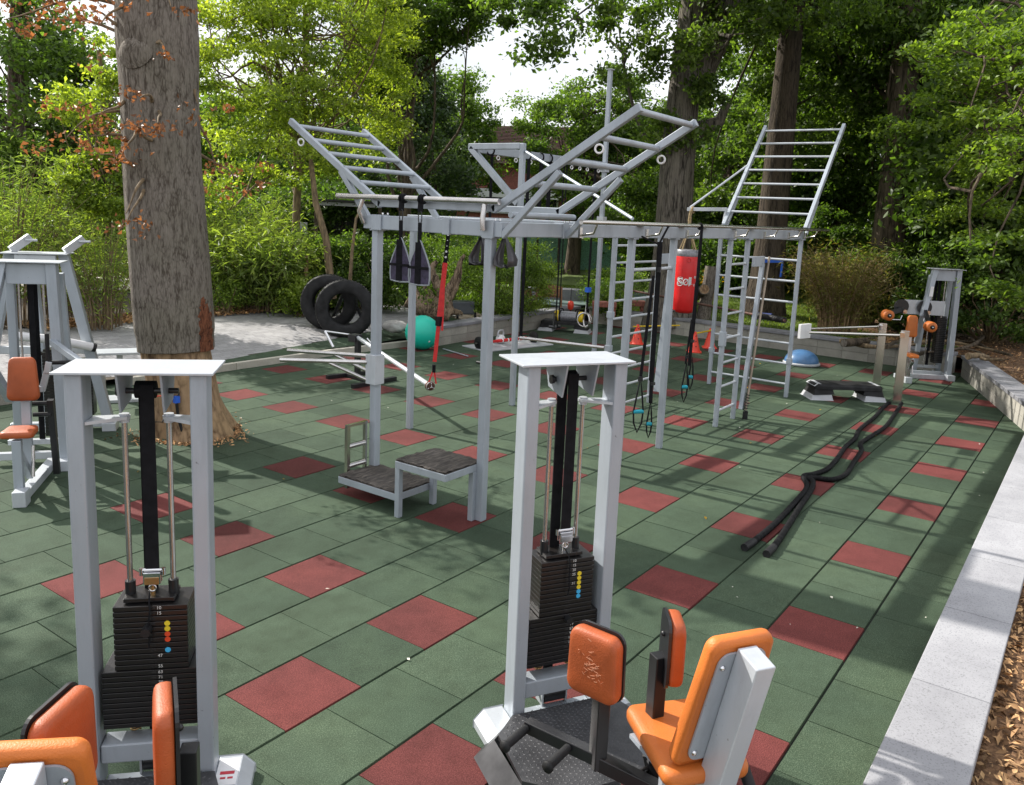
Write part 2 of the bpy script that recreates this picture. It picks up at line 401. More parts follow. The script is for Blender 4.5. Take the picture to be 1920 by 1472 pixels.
def shell_points(c, r, n, lo=.55):
    d = rng.normal(size=(n, 3)); d /= np.linalg.norm(d, axis=1)[:, None]
    q = lo+(1-lo)*rng.random(n)**.6
    return np.array(c)+d*q[:, None]*np.array(r)
def clump_cloud(centers, n, rad, flat=.55):
    C_ = np.repeat(np.asarray(centers), n, 0); g = rng.normal(size=C_.shape)*.5
    g[:, 2] *= flat; k = np.repeat(rng.uniform(.6, 1.35, len(centers)), n)[:, None]
    return C_+g*rad*k
# ---------------------------------------------------------------- camera
CAM = np.array([-2.3798, -3.4997, 2.5515])
RT = np.array([.57709, -.81546, .04473]); UP = np.array([.11000, .13188, .98514]); FW = np.array([.80924, .56359, -.16581])
FPX, PX0, PY0 = 1548.77, 991.6, 659.76
cam = bpy.data.cameras.new('camera'); camo = bpy.data.objects.new('camera', cam); col.objects.link(camo)
Mc = Matrix.Identity(4)
for i in range(3): Mc[i][0] = RT[i]; Mc[i][1] = UP[i]; Mc[i][2] = -FW[i]; Mc[i][3] = CAM[i]
camo.matrix_world = Mc; cam.sensor_width = 36; cam.lens = FPX/1920*36; cam.clip_end = 600; cam.clip_start = .05
cam.shift_x = -31.6/1920; cam.shift_y = -76.24/1920
sc.camera = camo
def bearing(px, d, z=0):
    """surveyed position: bearing read at photo column px, d metres from the camera"""
    by = 316+.0455*(px+829); q = RT*(px-PX0)/FPX-UP*(by-PY0)/FPX+FW
    q = q[:2]/np.hypot(*q[:2]); return (CAM[0]+q[0]*d, CAM[1]+q[1]*d, z)
def hgt(px, row, d):
    """height of something seen at photo row at distance d"""
    q = RT*(px-PX0)/FPX-UP*(row-PY0)/FPX+FW; return CAM[2]+q[2]/np.hypot(q[0], q[1])*d
# ================================================================ SETTING
# wall line (inner face), in order from the near right edge round to the left
WL = [(-7, -3.0), (9.75, -2.94), (14.2, -1.47), (14.75, 6.88), (9.0, 6.66)]
def inside(x, y):
    if y < -3.0 or x > 14.8: return False
    if x > 9.75:
        if y < -2.94+(x-9.75)*(1.47/4.45): return False
    if x > 9.0 and y > 6.66+(x-9)*.038: return False
    if x > 14.2+(y+1.47)*.066: return False
    return True
g = B(); g.add([(-60, -60, -.03), (90, -60, -.03), (90, 120, -.03), (-60, 120, -.03)], [(0, 1, 2, 3)])
struct(g.build('ground', SOIL))
g = B(); g.add([(-8, -3.4, -.016), (15.5, -3.4, -.016), (15.5, 8.3, -.016), (-8, 8.3, -.016)], [(0, 1, 2, 3)])
struct(g.build('floor_base', GAP))
# rubber tiles: half-metre tiles in running bond, gaps along the rows wider than between neighbours
fl = B(); T = .5
REDC = {0, 2}
for k in range(5, 60, 3): REDC.add(k)
for v in range(-16, 6):
    off = 0 if v % 2 == 0 else .5
    for u in range(-16, 30):
        if v >= 6: continue
        x0 = (u+off)*T; y0 = -(v+1)*T; x1 = x0+T; y1 = y0+T
        cx, cy = (x0+x1)/2, (y0+y1)/2
        if x0 > 14.9 or cy > 7.5: continue
        if cy > 6.75 and cx > 9.4: continue
        red = (v % 2 == 0 and u in REDC and not (v <= -8 and u < 8) and not (v == -6 and u < 2))
        a, c = .0013, .0040
        j = [rng.uniform(-.0012, .0012) for _ in range(4)]; h = rng.uniform(-.0012, .0012)
        p = [(x0+a+j[0], y0+c), (x1-a+j[1], y0+c), (x1-a+j[1], y1-c), (x0+a+j[0], y1-c)]
        o = len(fl.v)
        e = .004
        vs = [(q[0], q[1], -.014) for q in p]+[(p[0][0]+e*.3, p[0][1]+e, h), (p[1][0]-e*.3, p[1][1]+e, h), (p[2][0]-e*.3, p[2][1]-e, h), (p[3][0]+e*.3, p[3][1]-e, h)]
        fl.add(vs, [(4, 5, 6, 7), (0, 1, 5, 4), (1, 2, 6, 5), (2, 3, 7, 6), (3, 0, 4, 7)], 1 if red else 0)
struct(fl.build('floor', [GREENT, REDT]))
# green rubber ramp behind the kerb, then the paved path
def pz(y): return .10+.16*max(0, min(1, (y-7.4)/1.6))
g = B(); xs = np.linspace(4.6, 11.5, 12)
a = [(x, 7.3, .098) for x in xs]; b = [(x, 7.44+max(0, x-5)*.145, pz(7.44+max(0, x-5)*.145)+.004) for x in xs]
g.add(a+b, [(i, i+1, 12+i+1, 12+i) for i in range(11)]); struct(g.build('rubber_ramp', GREENT))
pv = B()
def paver(x0, y0, x1, y1):
    e = .0018; z = [pz(y0)+rng.uniform(-.001, .001), pz(y1)]
    pv.add([(x0+e, y0+e, z[0]), (x1-e, y0+e, z[0]), (x1-e, y1-e, z[1]), (x0+e, y1-e, z[1])], [(0, 1, 2, 3)])
for r_ in range(62):
    y0 = 7.4+r_*.1
    sh = (r_ % 2)*.1+(r_//2 % 2)*.05
    for k in range(96):
        x0 = -5+k*.2+sh
        lim = 7.42+(x0-5)*.145 if x0 > 5 else 7.42
        if y0+.02 < lim: continue
        if x0 > 12.2-(y0-7.4)*.25 or y0 > 11.6: continue
        paver(x0, y0, x0+.2, y0+.1)
o = pv.build('path', PAVER); struct(o)
g = B(); ys = np.linspace(7.3, 13.5, 14)
vs = []
for y in ys: vs += [(-5.3, y, pz(y)-.008), (13, y, pz(y)-.008)]
g.add(vs, [(2*i, 2*i+1, 2*i+3, 2*i+2) for i in range(13)]); struct(g.build('path_bed', SOIL))

# lawn and mulch: uneven sheets at the level of the coping
def sheet(name, x0, x1, y0, y1, n, m, matl, zf, keep):
    b_ = B(); X = np.linspace(x0, x1, n); Y = np.linspace(y0, y1, m); idx = {}
    for i, x in enumerate(X):
        for j, y in enumerate(Y): b_.v.append((x, y, zf(x, y)))
    for i in range(n-1):
        for j in range(m-1):
            if keep((X[i]+X[i+1])/2, (Y[j]+Y[j+1])/2):
                b_.f.append((i*m+j, (i+1)*m+j, (i+1)*m+j+1, i*m+j+1)); b_.m.append(0); b_.sm.append(True)
    return struct(b_.build(name, matl))
def lz(x, y):
    z = .30+.035*math.sin(x*.9+1)*math.cos(y*.7)+.02*math.sin(x*2.3+y*1.9)
    if x > 20: z += min(1.3, (x-20)*.055)
    if x > 26 and y > 8: z += min(.8, (x-26)*.06)
    return z
def wallx(y): return 14.2+(y+1.47)*.066
sheet('lawn', 8, 95, -2, 110, 150, 140, LAWN, lz, lambda x, y: (x > wallx(y)+.55 and y > -1.2 and x < 95) or (y > 7.1+.0*(x) and x > 12.6) or (y > 11.5 and x > 8))
def mz(x, y): 
    d = max(0, -3.3-y)
    return .30+.02*math.sin(x*3+y*2)+.02*math.sin(x*1.3-y*3.1)+.03*min(d, 6) + (min(.25,(x-16)*.03) if x > 16 else 0)
def mkeep(x, y):
    if x < 9.9: return y < -3.12
    if x < 14.5: return y < -3.1+(x-9.75)*(1.47/4.45)
    return y < 1.0
sheet('mulch_ground', -6, 40, -24, 1.2, 230, 120, MULCH, mz, mkeep)
sheet('garden_soil', -30, 14, 11.3, 40, 60, 50, SOIL, lambda x, y: .27+.03*math.sin(x*2+y), lambda x, y: True)
g = B(); g.add([(-4, 15.5, .34), (11, 15.5, .34), (16, 34, .36), (-8, 34, .36)], [(0, 1, 2, 3)]); struct(g.build('gravel_yard', mat('gravel', (.50, .46, .38), .9, 0, .15, 3, .4, 60)))
g = B(); g.box((17.2, 8.2, .362), (5.4, 3.2, .02), R(-12)); struct(g.build('patio', PATIO))

# retaining wall with coping
def wall_run(t, p, q, dark, hz=.38, near=False):
    p = Vector((*p, 0)); q = Vector((*q, 0)); d = (q-p); L = d.length; d.normalize(); nrm = Vector((d.y, -d.x, 0))
    ang = math.atan2(d.y, d.x)
    bl = B(); n = int(L/.5)
    for i in range(n+1):
        s0 = i*.5; s1 = min(L, s0+.5)
        if s1-s0 < .02: continue
        for r_ in range(2):
            sh = .25*(r_ % 2)
            c = p+d*((s0+s1)/2)+nrm*.12
            bl.box((c.x, c.y, .08+r_*.16-.003), (s1-s0-.006, .22, .154), ang)
    bl.build('block_course', BLOCK, t)
    cp = B(); n = max(1, round(L/1.0))
    for i in range(n):
        s0, s1 = L*i/n, L*(i+1)/n; c = p+d*((s0+s1)/2)+nrm*.15
        cp.box((c.x, c.y, hz-.03+rng.uniform(-.001, .001)), (s1-s0-.005, .345, .058), ang)
    cp.build('coping', dark, t, bev=.005)
W1 = thing('retaining_wall', 'low border wall with pale grey coping running along the right edge of the rubber floor', 'wall', (5, -3.1, 0))
wall_run(W1, (9.7, -2.95), (-6, -3.0), COPING) if False else wall_run(W1, (-6, -3.0), (9.66, -2.955), COPING)
W2 = thing('retaining_wall', 'cream block wall angled across the far right corner beside the wood chips', 'wall', (12, -2.2, 0))
wall_run(W2, (9.75, -2.93), (14.12, -1.50), COPINGD)
W3 = thing('retaining_wall', 'long concrete block wall with grey coping at the far end behind the cones and blue dome', 'wall', (14.6, 3, 0))
wall_run(W3, (14.22, -1.35), (14.75, 6.72), COPINGD)
W4 = thing('retaining_wall', 'concrete block wall with grey coping beside the turquoise ball', 'wall', (12, 6.8, 0))
wall_run(W4, (14.65, 6.90), (9.0, 6.68), COPINGD)
W5 = thing('low_wall', 'short concrete block wall ending behind the big left tree trunk', 'wall', (1.5, 7.2, 0))
g = B(); 
for i in range(22):
    g.box((-5.0+i*.38, 7.22, .12), (.372, .2, .24), 0)
g.build('block_course', BLOCK, W5, bev=.006)
KB = thing('kerb', 'pale narrow concrete kerb edging the path from the big trunk to the turquoise ball', 'kerb', (7, 7.3, 0))
kb = B(); pts = [(3.45, 7.22), (5.2, 7.22), (7.0, 7.2), (9.05, 7.02)]
for (x0, y0), (x1, y1) in zip(pts, pts[1:]):
    n = 2
    for i in range(n):
        a0 = Vector((x0+(x1-x0)*i/n, y0+(y1-y0)*i/n, .04)); a1 = Vector((x0+(x1-x0)*(i+1)/n-.006, y0+(y1-y0)*(i+1)/n, .04))
        kb.bar(a0, a1, .085, .13)
kb.build('kerb_stone', KERB, KB, bev=.008)

# wood chips over the mulch, leaf litter, grass blades: nobody could count these
P = []
while len(P) < 60000:
    x = rng.uniform(-2, 22); y = rng.uniform(-9, .8) if x > 9.7 else rng.uniform(-5.2, -3.3)
    if x < 14.5 and x >= 9.7 and y > -3.42+(x-9.75)*(1.47/4.45): continue
    if x >= 14.15 and x < wallx(y)+.4 and y > -1.6: continue
    if x >= 14.5 and rng.random() < .3: continue
    P.append((x, y, mz(x, y)+rng.uniform(.0, .03)))
o = leaf_obj('wood_chips', P, .046, CHIP, up=1.3, w=.36, var=.6); tag(o, 'orange brown wood chips and dead leaves', None, kind='stuff')
P = []
for x0, x1, y0, y1, n in ((4, 9.5, 10.7, 11.8, 5200), (14.9, 20, -.5, 1.2, 1500)):
    for _ in range(n):
        x, y = rng.uniform(x0, x1), rng.uniform(y0, y1); P.append((x, y, .28+rng.uniform(0, .04)))
o = leaf_obj('leaf_litter', P, .07, CHIP, up=1.5, w=.45, var=.5); tag(o, 'dry brown leaf litter under the bamboo', None, kind='stuff')
P = []
for _ in range(52000):
    if rng.random() < .55: x, y = rng.uniform(14.9, 24), rng.uniform(.5, 7)
    else: x, y = rng.uniform(11, 20), rng.uniform(7.3, 14)
    if y > 7 and x < 12.4-(y-7.4)*.25: continue
    if 14.6 < x < 19.8 and 6.6 < y < 9.8: continue
    P.append((x, y, lz(x, y)+.02))
P = np.array(P); dd = rng.normal(size=P.shape)*.35; dd[:, 2] = 1
o = leaf_obj('grass', P, .085, GRASSM, up=0, w=.16, dirs=dd); tag(o, 'short green grass of the lawn', None, kind='stuff')
# small white crumbs and fallen leaves on the rubber floor
P = [];
for _ in range(70):
    x, y = rng.uniform(1, 13), rng.uniform(-2.9, 6.5); P.append((x, y, .008))
P += [(1.6, -2.12, .008), (3.0, -2.25, .008), (5.3, 1.0, .008), (4.2, 3.7, .008)]
P2_ = [(rng.uniform(.5, 13), rng.uniform(-2.9, 6.5), .009) for _ in range(45)]+[(2.72, -2.1, .009), (1.35, -2.3, .009), (3.0, -1.6, .009)]
o = leaf_obj('petals', P2_, .022, ROCKW, up=3, w=.7, var=.6); tag(o, 'tiny white crumbs scattered on the rubber floor', None, kind='stuff')
o = leaf_obj('fallen_leaves', P[::2], .032, LYEL, up=3, w=.6, var=.5); tag(o, 'tiny pale fallen leaves scattered on the rubber floor', None, kind='stuff')
# ================================================================ TREES
def ridged(b_, path, radii, n=48, amp=.03, seed=0, freq=9):
    """trunk surface with ridges: rings along path"""
    rs = np.random.default_rng(seed); ph = rs.uniform(0, 6.28, 8); k = len(path); o = []
    up = None
    for i, p in enumerate(path):
        p = Vector(p); a = Vector(path[max(0, i-1)]); c = Vector(path[min(k-1, i+1)]); d = (c-a).normalized()
        if up is None: _, sd, up = basis(d)
        sd = d.cross(up).normalized(); up = sd.cross(d).normalized(); z = p.z
        for j in range(n):
            t = 2*math.pi*j/n
            am = amp(z) if callable(amp) else amp; rr = radii[i]*(1+am*(math.sin(3*t+ph[0]+z*.6)*.8+math.sin(5*t+ph[1]-z*.9)*.5+math.sin(freq*t+ph[2]+math.sin(z*1.4+ph[3])*1.2)*.35+math.sin(2*freq*t+ph[4]+z*2)*.18))
            o.append(p+sd*math.cos(t)*rr+up*math.sin(t)*rr)
    b_.add(o, [(i*n+j, i*n+(j+1) % n, (i+1)*n+(j+1) % n, (i+1)*n+j) for i in range(k-1) for j in range(n)], 0, True)
def limb(b_, p, q, r0, r1, sag=.0, wig=.12, n=9, k=8):
    p = Vector(p); q = Vector(q); L = (q-p).length; pts = []
    off = Vector(rng.normal(size=3))*wig*L*.3; off2 = Vector(rng.normal(size=3))*wig*L*.2
    for i in range(n):
        t = i/(n-1); pts.append(p.lerp(q, t)+off*math.sin(math.pi*t)+off2*math.sin(2*math.pi*t)+Vector((0, 0, -sag*L*math.sin(math.pi*t))))
    b_.tube(pts, [r0+(r1-r0)*(i/(n-1))**.8 for i in range(n)], k, 0, cap=False); return pts
def tree(name, label, x, y, z0, tr, th, crowns, leafm, lsize, nclump=70, per=260, barkm=BARKD, lean=(0, 0), group=None, limbs=10, rad=.6, flat=.6, up=.5, lo=.5, cat='tree', w=.55):
    """crowns: list of (cx,cy,cz,rx,ry,rz) relative to the base"""
    t = thing(name, label, cat, (x, y, z0), 0, group)
    tb = B(); top = Vector((x+lean[0], y+lean[1], z0+th))
    n = 12; path = []; rr = []
    for i in range(n):
        s = i/(n-1); path.append((x+lean[0]*s+.08*math.sin(s*5+x), y+lean[1]*s+.08*math.cos(s*4+y)-.08, z0-.1+th*s)); rr.append(tr*(1.0-.45*s+.45*max(0, .12-s)/.12))
    ridged(tb, path, rr, 26, .03, int(x*10+y*7) % 999)
    cen = []
    tot = sum(c[3]*c[4]*c[5] for c in crowns)
    for c in crowns:
        m = max(5, int(nclump*c[3]*c[4]*c[5]/tot)) if len(crowns) > 1 else nclump
        cc = shell_points((x+c[0], y+c[1], z0+c[2]), c[3:6], m, lo); cen.append(cc)
    cen = np.concatenate(cen)
    pick = rng.choice(len(cen), min(limbs, len(cen)), replace=False)
    for i in pick:
        q = cen[i]; s = rng.uniform(.35, .98); k = min(n-1, int(s*(n-1))); p = path[k]
        pts = limb(tb, p, q, rr[k]*(.42 if tr < .3 else .22), .012, 0, .25, 9, 7)
        for _ in range(3):
            j = rng.integers(3, 8); qq = cen[rng.integers(len(cen))]
            if (Vector(qq)-pts[j]).length < 3.2: limb(tb, pts[j], qq, rr[k]*.14+.01, .006, 0, .25, 6, 5)
    tb.build('trunk', barkm, t)
    leaf_obj('crown', clump_cloud(cen, per, rad, flat), lsize, leafm, t, up=up, w=w)
    return t
def tdir(px, d, z0=.3): 
    b_ = bearing(px, d); return b_[0], b_[1]
# --- the big trunk on the left, bark cut away at its foot
T1 = thing('large_tree', 'thick grey brown trunk at left with the bark stripped off its pale foot', 'tree', (2.75, 4.5, 0))
def cl(z):
    s = -.17*min(1, z/.9) - (.10*max(0, min(1, (z-.9)/2))) - .012*max(0, z-3)
    return Vector((2.75-.577*(-s), 4.5+.815*(-s), z))
tb = B()
zs = np.linspace(.94, 8.0, 100); ridged(tb, [cl(z) for z in zs], [.385+.012*math.sin(z*1.3)+.018*max(0, 1-abs(z-4.1)/.5)+(.0 if z > 1.1 else -.012)-max(0, z-5)*.03 for z in zs], 150, .022, 3, 17)
# top cap ring folding in where the bark ends
tb.build('bark', BARK, T1)
nb = B(); zs = np.linspace(-.16, .98, 40)
ridged(nb, [cl(z) for z in zs], [.345+.085*max(0, (.40-z)/.42)**1.6 for z in zs], 130, lambda z: .035+.085*max(0, (.35-z)/.35), 5, 7)
nb.build('bare_wood', BAREW, T1)
rg = B(); rg.add([], []); 
n = 90; o1 = []; 
for rr, zz in ((.385, .950), (.34, .94)):
    for j in range(n): t = 2*math.pi*j/n; c = cl(.94); o1.append((c.x+rr*math.cos(t), c.y+rr*math.sin(t), zz))
rg.add(o1, [(j, (j+1) % n, n+(j+1) % n, n+j) for j in range(n)]); rg.build('bark_edge', BARK, T1)
# wound patch: curved scab standing proud of the bark on the right of the trunk
wd = B(); c0 = cl(1.2); d0 = math.atan2(CAM[1]-c0.y, CAM[0]-c0.x)
gn, gm = 16, 26; vs = []
for i in range(gm):
    z = .945+i/(gm-1)*.62; hw = .30*math.sin(math.pi*min(1, (i+2)/(gm+1)))**.45*(1+.12*math.sin(i*1.7)+.08*math.sin(i*3.1))
    if z < 1.06: hw = .30
    for j in range(gn):
        a = d0+.92+(j/(gn-1)-.5)*2*hw; c = cl(z); e = 1-(abs(j/(gn-1)-.5)*2)**4
        r_ = .394+.020*e*math.sin(math.pi*max(.08, min(.97, i/(gm-1))))+rng.uniform(-.006, .006)
        vs.append((c.x+r_*math.cos(a), c.y+r_*math.sin(a), z))
wd.add(vs, [(i*gn+j, i*gn+j+1, (i+1)*gn+j+1, (i+1)*gn+j) for i in range(gm-1) for j in range(gn-1)], 0, True); wd.build('bark_wound', WOUND, T1)
kn = B(); c = cl(3.95); ang = d0-.62
p = Vector((c.x+.33*math.cos(ang), c.y+.33*math.sin(ang), 3.95)); q = Vector((c.x+.425*math.cos(ang), c.y+.425*math.sin(ang), 3.99))
kn.tube([p, p.lerp(q, .5), q, q+(q-p)*.12], [.20, .15, .075, .02], 18); kn.build('branch_scar', BARK, T1)
P_l = []
for _ in range(750):
    a = rng.uniform(0, 6.28); r_ = .43+abs(rng.normal())*.07*(1.4+math.sin(3*a)); P_l.append((2.75+r_*math.cos(a), 4.5+r_*math.sin(a), .008+rng.random()*.02))
o = leaf_obj('bark_debris', P_l, .04, CHIP, up=1.2, w=.4, var=.6); tag(o, 'bark crumbs and dead leaves round the foot of the big trunk', None, kind='stuff')
# twigs with withered leaves
tw = B(); cen = []
def twig(a, b_):
    limb(tw, a, b_, .020, .005, -.05, .16, 8, 6)
for (px, row, d, sp, n) in [(260, 238, 8.75, .17, 4), (300, 232, 8.7, .16, 3), (190, 215, 9.3, .28, 6), (175, 255, 9.5, .25, 4), (190, 290, 9.2, .22, 5), (215, 300, 9.0, .15, 3), (130, 258, 9.6, .12, 2), (60, 30, 10, .30, 3), (25, 40, 10, .2, 3), (100, 12, 10, .25, 3), (150, 5, 9.6, .25, 4), (185, 25, 9.4, .22, 5), (200, 50, 9.2, .2, 4), (250, 0, 8.7, .12, 3), (315, 100, 8.8, .08, 1), (270, 183, 8.8, .08, 1), (405, 320, 9.8, .3, 6), (440, 335, 10, .2, 3), (235, 400, 9, .08, 1), (235, 420, 9, .1, 2), (375, 195, 9.4, .1, 2), (330, 15, 8.8, .1, 1)]:
    bx = bearing(px, d); z = hgt(px, row, d); c = Vector((bx[0], bx[1], z))
    s = cl(min(7, z+rng.uniform(-.1, .5))); dv = (c-s); dv.z = 0; dv = dv.normalized()*.38
    twig(s+dv, c)
    for _ in range(n): cen.append(np.array(c)+rng.normal(size=3)*[sp, sp, sp*.45])
each(tw, 'twig', BARKS, T1)
leaf_obj('withered_leaves', clump_cloud(np.array(cen), 15, .13, .6), .055, LBROWN, T1, up=.2, w=.6, fold=.7)
# unseen high crown, dying; also thinned and cut sunward to lessen its shade
cen = []
lb = B()
for k in range(9):
    a = R(40*k+10)
    if math.sin(a) > -.1: continue
    q = (2.6+2.6*math.cos(a), 4.9+2.6*math.sin(a), 8.5+.5*(k % 3)); limb(lb, cl(7.2), q, .13, .02, -.05, .15)
    for _ in range(3): cen.append(np.array(q)+rng.normal(size=3)*.6)
lb.build('limb', BARK, T1); leaf_obj('crown', clump_cloud(np.array(cen), 16, .6), .07, LBROWN, T1, up=.3)

def oak(px, d, label, r, lean, th, crowns, barkm, **k):
    x, y = tdir(px, d); return tree('oak_tree', label, x, y, .25, r, th, crowns, k.pop('leafm', LOAK), k.pop('lsize', .15), barkm=barkm, lean=lean, **k)
def rel(px, row, d, base, z0=.25):
    """offset from a tree base of a crown lobe seen at (px,row) d metres off"""
    b_ = bearing(px, d); return (b_[0]-base[0], b_[1]-base[1], hgt(px, row, d)-z0)
# oak 2 : the great forked trunk right of centre
b2 = tdir(1262, 19.3)
lob = [rel(1210, 60, 18, b2)+(1.1, 1.1, .8), rel(1080, 15, 17, b2)+(1.3, 1.3, .5), rel(1000, 60, 16.2, b2)+(.45, .45, .5), rel(960, 10, 16.5, b2)+(.9, .9, .35), rel(1170, 130, 18.4, b2)+(.75, .75, .7), rel(1240, 250, 19, b2)+(.5, .5, .5), rel(1400, 60, 19, b2)+(1.6, 1.6, .6), rel(1310, 200, 18.7, b2)+(.3, .3, .7), rel(1200, -90, 18, b2)+(3.2, 3.2, 1.1), rel(1450, -60, 19, b2)+(3, 3, 1.1)]
t = oak(1262, 19.3, 'great oak with thick furrowed trunk standing behind the red punching bag', .46, (.1, -.05), 9.5, lob, BARKO, nclump=200, per=190, limbs=9, rad=.36, lsize=.12)
fk = B(); x, y = b2
fk.tube([(x+.05, y-.10, 5.2), (x+.55, y-.75, 7.2), (x+1.0, y-1.5, 9.5)], [.33, .30, .24], 18); fk.tube([(x+.3, y-.3, 4.55), (x+.5, y-.72, 4.75), (x+.55, y-.84, 5.15)], [.2, .13, .09], 12)
fk.build('fork', BARKO, t)
# oak 3
b3 = tdir(1438, 21.2)
lob = [rel(1400, 90, 23.5, b3)+(1.6, 1.6, 1.1), rel(1570, 60, 24, b3)+(2.2, 2.2, 1.2), rel(1380, 300, 24, b3)+(1.1, 1.1, 1.6), rel(1500, 200, 25, b3)+(2, 2, 1.8), rel(1500, -90, 22, b3)+(2.6, 2.6, .8)]
oak(1438, 21.2, 'straight dark trunk rising behind the tall climbing ladder', .40, (.1, -.14), 9.8, lob, BARKM, nclump=150, per=260, limbs=8, rad=.55)
# oak 4
b4 = tdir(1660, 24)
lob = [rel(1590, 120, 28.5, b4)+(2.2, 2.2, 1.8), rel(1770, 160, 28, b4)+(2.2, 2.2, 2), rel(1680, -10, 26, b4)+(3, 3, 1.4), rel(1560, 330, 29.5, b4)+(2, 2, 1.5), rel(1790, 330, 27.5, b4)+(1.9, 1.9, 1.5)]
oak(1660, 24, 'dark broad trunk in the shaded wood at right', .46, (-.1, .1), 10, lob, BARKD, nclump=210, per=330, limbs=24, rad=.75, leafm=LDARK)
# the shaded wood at right: several trees one can tell apart
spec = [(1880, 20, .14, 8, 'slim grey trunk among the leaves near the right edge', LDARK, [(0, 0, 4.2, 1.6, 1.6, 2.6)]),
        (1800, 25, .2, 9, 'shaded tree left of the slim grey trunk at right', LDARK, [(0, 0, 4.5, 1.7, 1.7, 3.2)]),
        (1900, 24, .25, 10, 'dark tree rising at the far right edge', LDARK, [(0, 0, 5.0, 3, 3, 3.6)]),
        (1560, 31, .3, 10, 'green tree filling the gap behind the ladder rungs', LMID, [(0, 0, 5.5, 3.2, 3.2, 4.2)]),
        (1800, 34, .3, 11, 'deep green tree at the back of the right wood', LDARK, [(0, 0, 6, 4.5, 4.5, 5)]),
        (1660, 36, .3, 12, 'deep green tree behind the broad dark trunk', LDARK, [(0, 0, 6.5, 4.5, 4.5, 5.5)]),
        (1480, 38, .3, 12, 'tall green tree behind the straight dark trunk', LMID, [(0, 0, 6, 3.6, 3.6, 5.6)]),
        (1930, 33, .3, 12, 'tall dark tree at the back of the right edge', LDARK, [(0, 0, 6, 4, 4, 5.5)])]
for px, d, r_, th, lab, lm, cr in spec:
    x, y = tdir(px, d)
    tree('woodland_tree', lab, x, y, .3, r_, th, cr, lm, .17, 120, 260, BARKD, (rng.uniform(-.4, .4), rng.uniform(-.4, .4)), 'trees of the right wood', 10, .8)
# hornbeam at the right edge with sunlit low branches
bh = tdir(2010, 14.5)
lob = [rel(1890, 300, 13, bh)+(.55, .55, .5), rel(1880, 450, 13.5, bh)+(.5, .5, .45), rel(1850, 240, 13.5, bh)+(.6, .6, .35), rel(1800, 260, 15.5, bh)+(.8, .8, .3), rel(1660, 245, 16.5, bh)+(.6, .6, .16), rel(1900, 130, 13.5, bh)+(.8, .8, .8), rel(1900, 540, 13.5, bh)+(.4, .4, .4), rel(1800, 120, 14.5, bh)+(1.1, 1.1, .8), rel(1800, 380, 16, bh)+(.9, .9, .7), rel(1810, 150, 17, bh)+(1.2, 1.2, .9)]
tree('hornbeam_tree', 'hornbeam with bright sunlit leaves hanging in at the right edge', bh[0], bh[1], .3, .16, 7.5, lob, LLIT, .085, 150, 130, BARKD, (-.6, .2), None, 18, .30, .35, 1.1, .2)
# trees across the back, left to right
tree('woodland_tree', 'dark oak at the far left edge with sky showing through', *tdir(30, 25), .3, .35, 7, [(0, 0, 4.3, 2.4, 2.4, 2.9), (1.0, -1.0, 2.8, 1.3, 1.3, 1.8)], LDARK, .15, 110, 230, BARKD, (.3, 0), None, 16, .65)
tree('ash_tree', 'bright yellow green tree behind the big left trunk', *tdir(560, 19.5), .3, .10, 6.5, [rel(470, 120, 18, tdir(560, 19.5), .3)+(1.5, 1.5, 1.6), rel(620, 60, 19, tdir(560, 19.5), .3)+(1.9, 1.9, 1.5), rel(540, 250, 18.5, tdir(560, 19.5), .3)+(1.5, 1.5, 1.1), rel(700, 210, 20, tdir(560, 19.5), .3)+(1.2, 1.2, 1.2), rel(420, 330, 17, tdir(560, 19.5), .3)+(.9, .9, .7), rel(470, -10, 18, tdir(560, 19.5), .3)+(1.5, 1.5, .6)], LBRIGHT, .105, 215, 190, BARKS, (0, 0), None, 30, .42, .4, .7, .35, w=.42)
tree('young_tree', 'leafy young tree between the left trunk and the sky gap at top left', *tdir(195, 17), .3, .07, 4.8, [rel(205, 120, 16.5, tdir(195, 17), .3)+(.3, .3, .5), rel(165, 195, 16.5, tdir(195, 17), .3)+(.65, .65, .35), rel(205, 330, 16.5, tdir(195, 17), .3)+(.8, .8, .8)], LBRIGHT, .085, 75, 170, BARKS, (0, 0), None, 10, .28, .35, .8)
tree('conifer_tree', 'dark blue green tree behind the left inclined ladder', *tdir(770, 27), .3, .2, 8, [(0, 0, 3.4, 2.0, 2.0, 2.8), (.2, .4, 5.8, 1.25, 1.25, 1.7), rel(710, 90, 27, tdir(770, 27), .3)+(1.5, 1.5, 2.1)], LBLUE, .13, 150, 260, BARKD, (0, 0), None, 12, .5)
tree('oak_tree', 'oak whose leafy bough reaches from top left over the sky gap', *tdir(760, 23.5), .3, .16, 7, [rel(760, 40, 22, tdir(760, 23.5), .3)+(1.2, 1.2, 1.0), rel(830, 30, 21.5, tdir(760, 23.5), .3)+(.9, .9, .65), rel(900, 18, 21, tdir(760, 23.5), .3)+(.55, .55, .4), rel(880, -40, 21, tdir(760, 23.5), .3)+(1.3, 1.3, .5), rel(700, 120, 23, tdir(760, 23.5), .3)+(1, 1, .9)], LMID, .11, 150, 220, BARKD, (0, 0), None, 22, .36)
tree('small_tree', 'rounded green tree left of the sky gap in front of the tiled roof', *tdir(850, 31), .3, .2, 5.5, [rel(850, 230, 31, tdir(850, 31), .3)+(1.3, 1.3, 1.9), rel(900, 270, 31, tdir(850, 31), .3)+(.7, .7, 1.2), rel(820, 330, 30, tdir(850, 31), .3)+(1.4, 1.4, 1.4), rel(925, 335, 30, tdir(850, 31), .3)+(.7, .7, .5), rel(985, 300, 31, tdir(850, 31), .3)+(.6, .6, .6)], LMID, .13, 120, 230, BARKD, (0, 0), None, 12, .42)
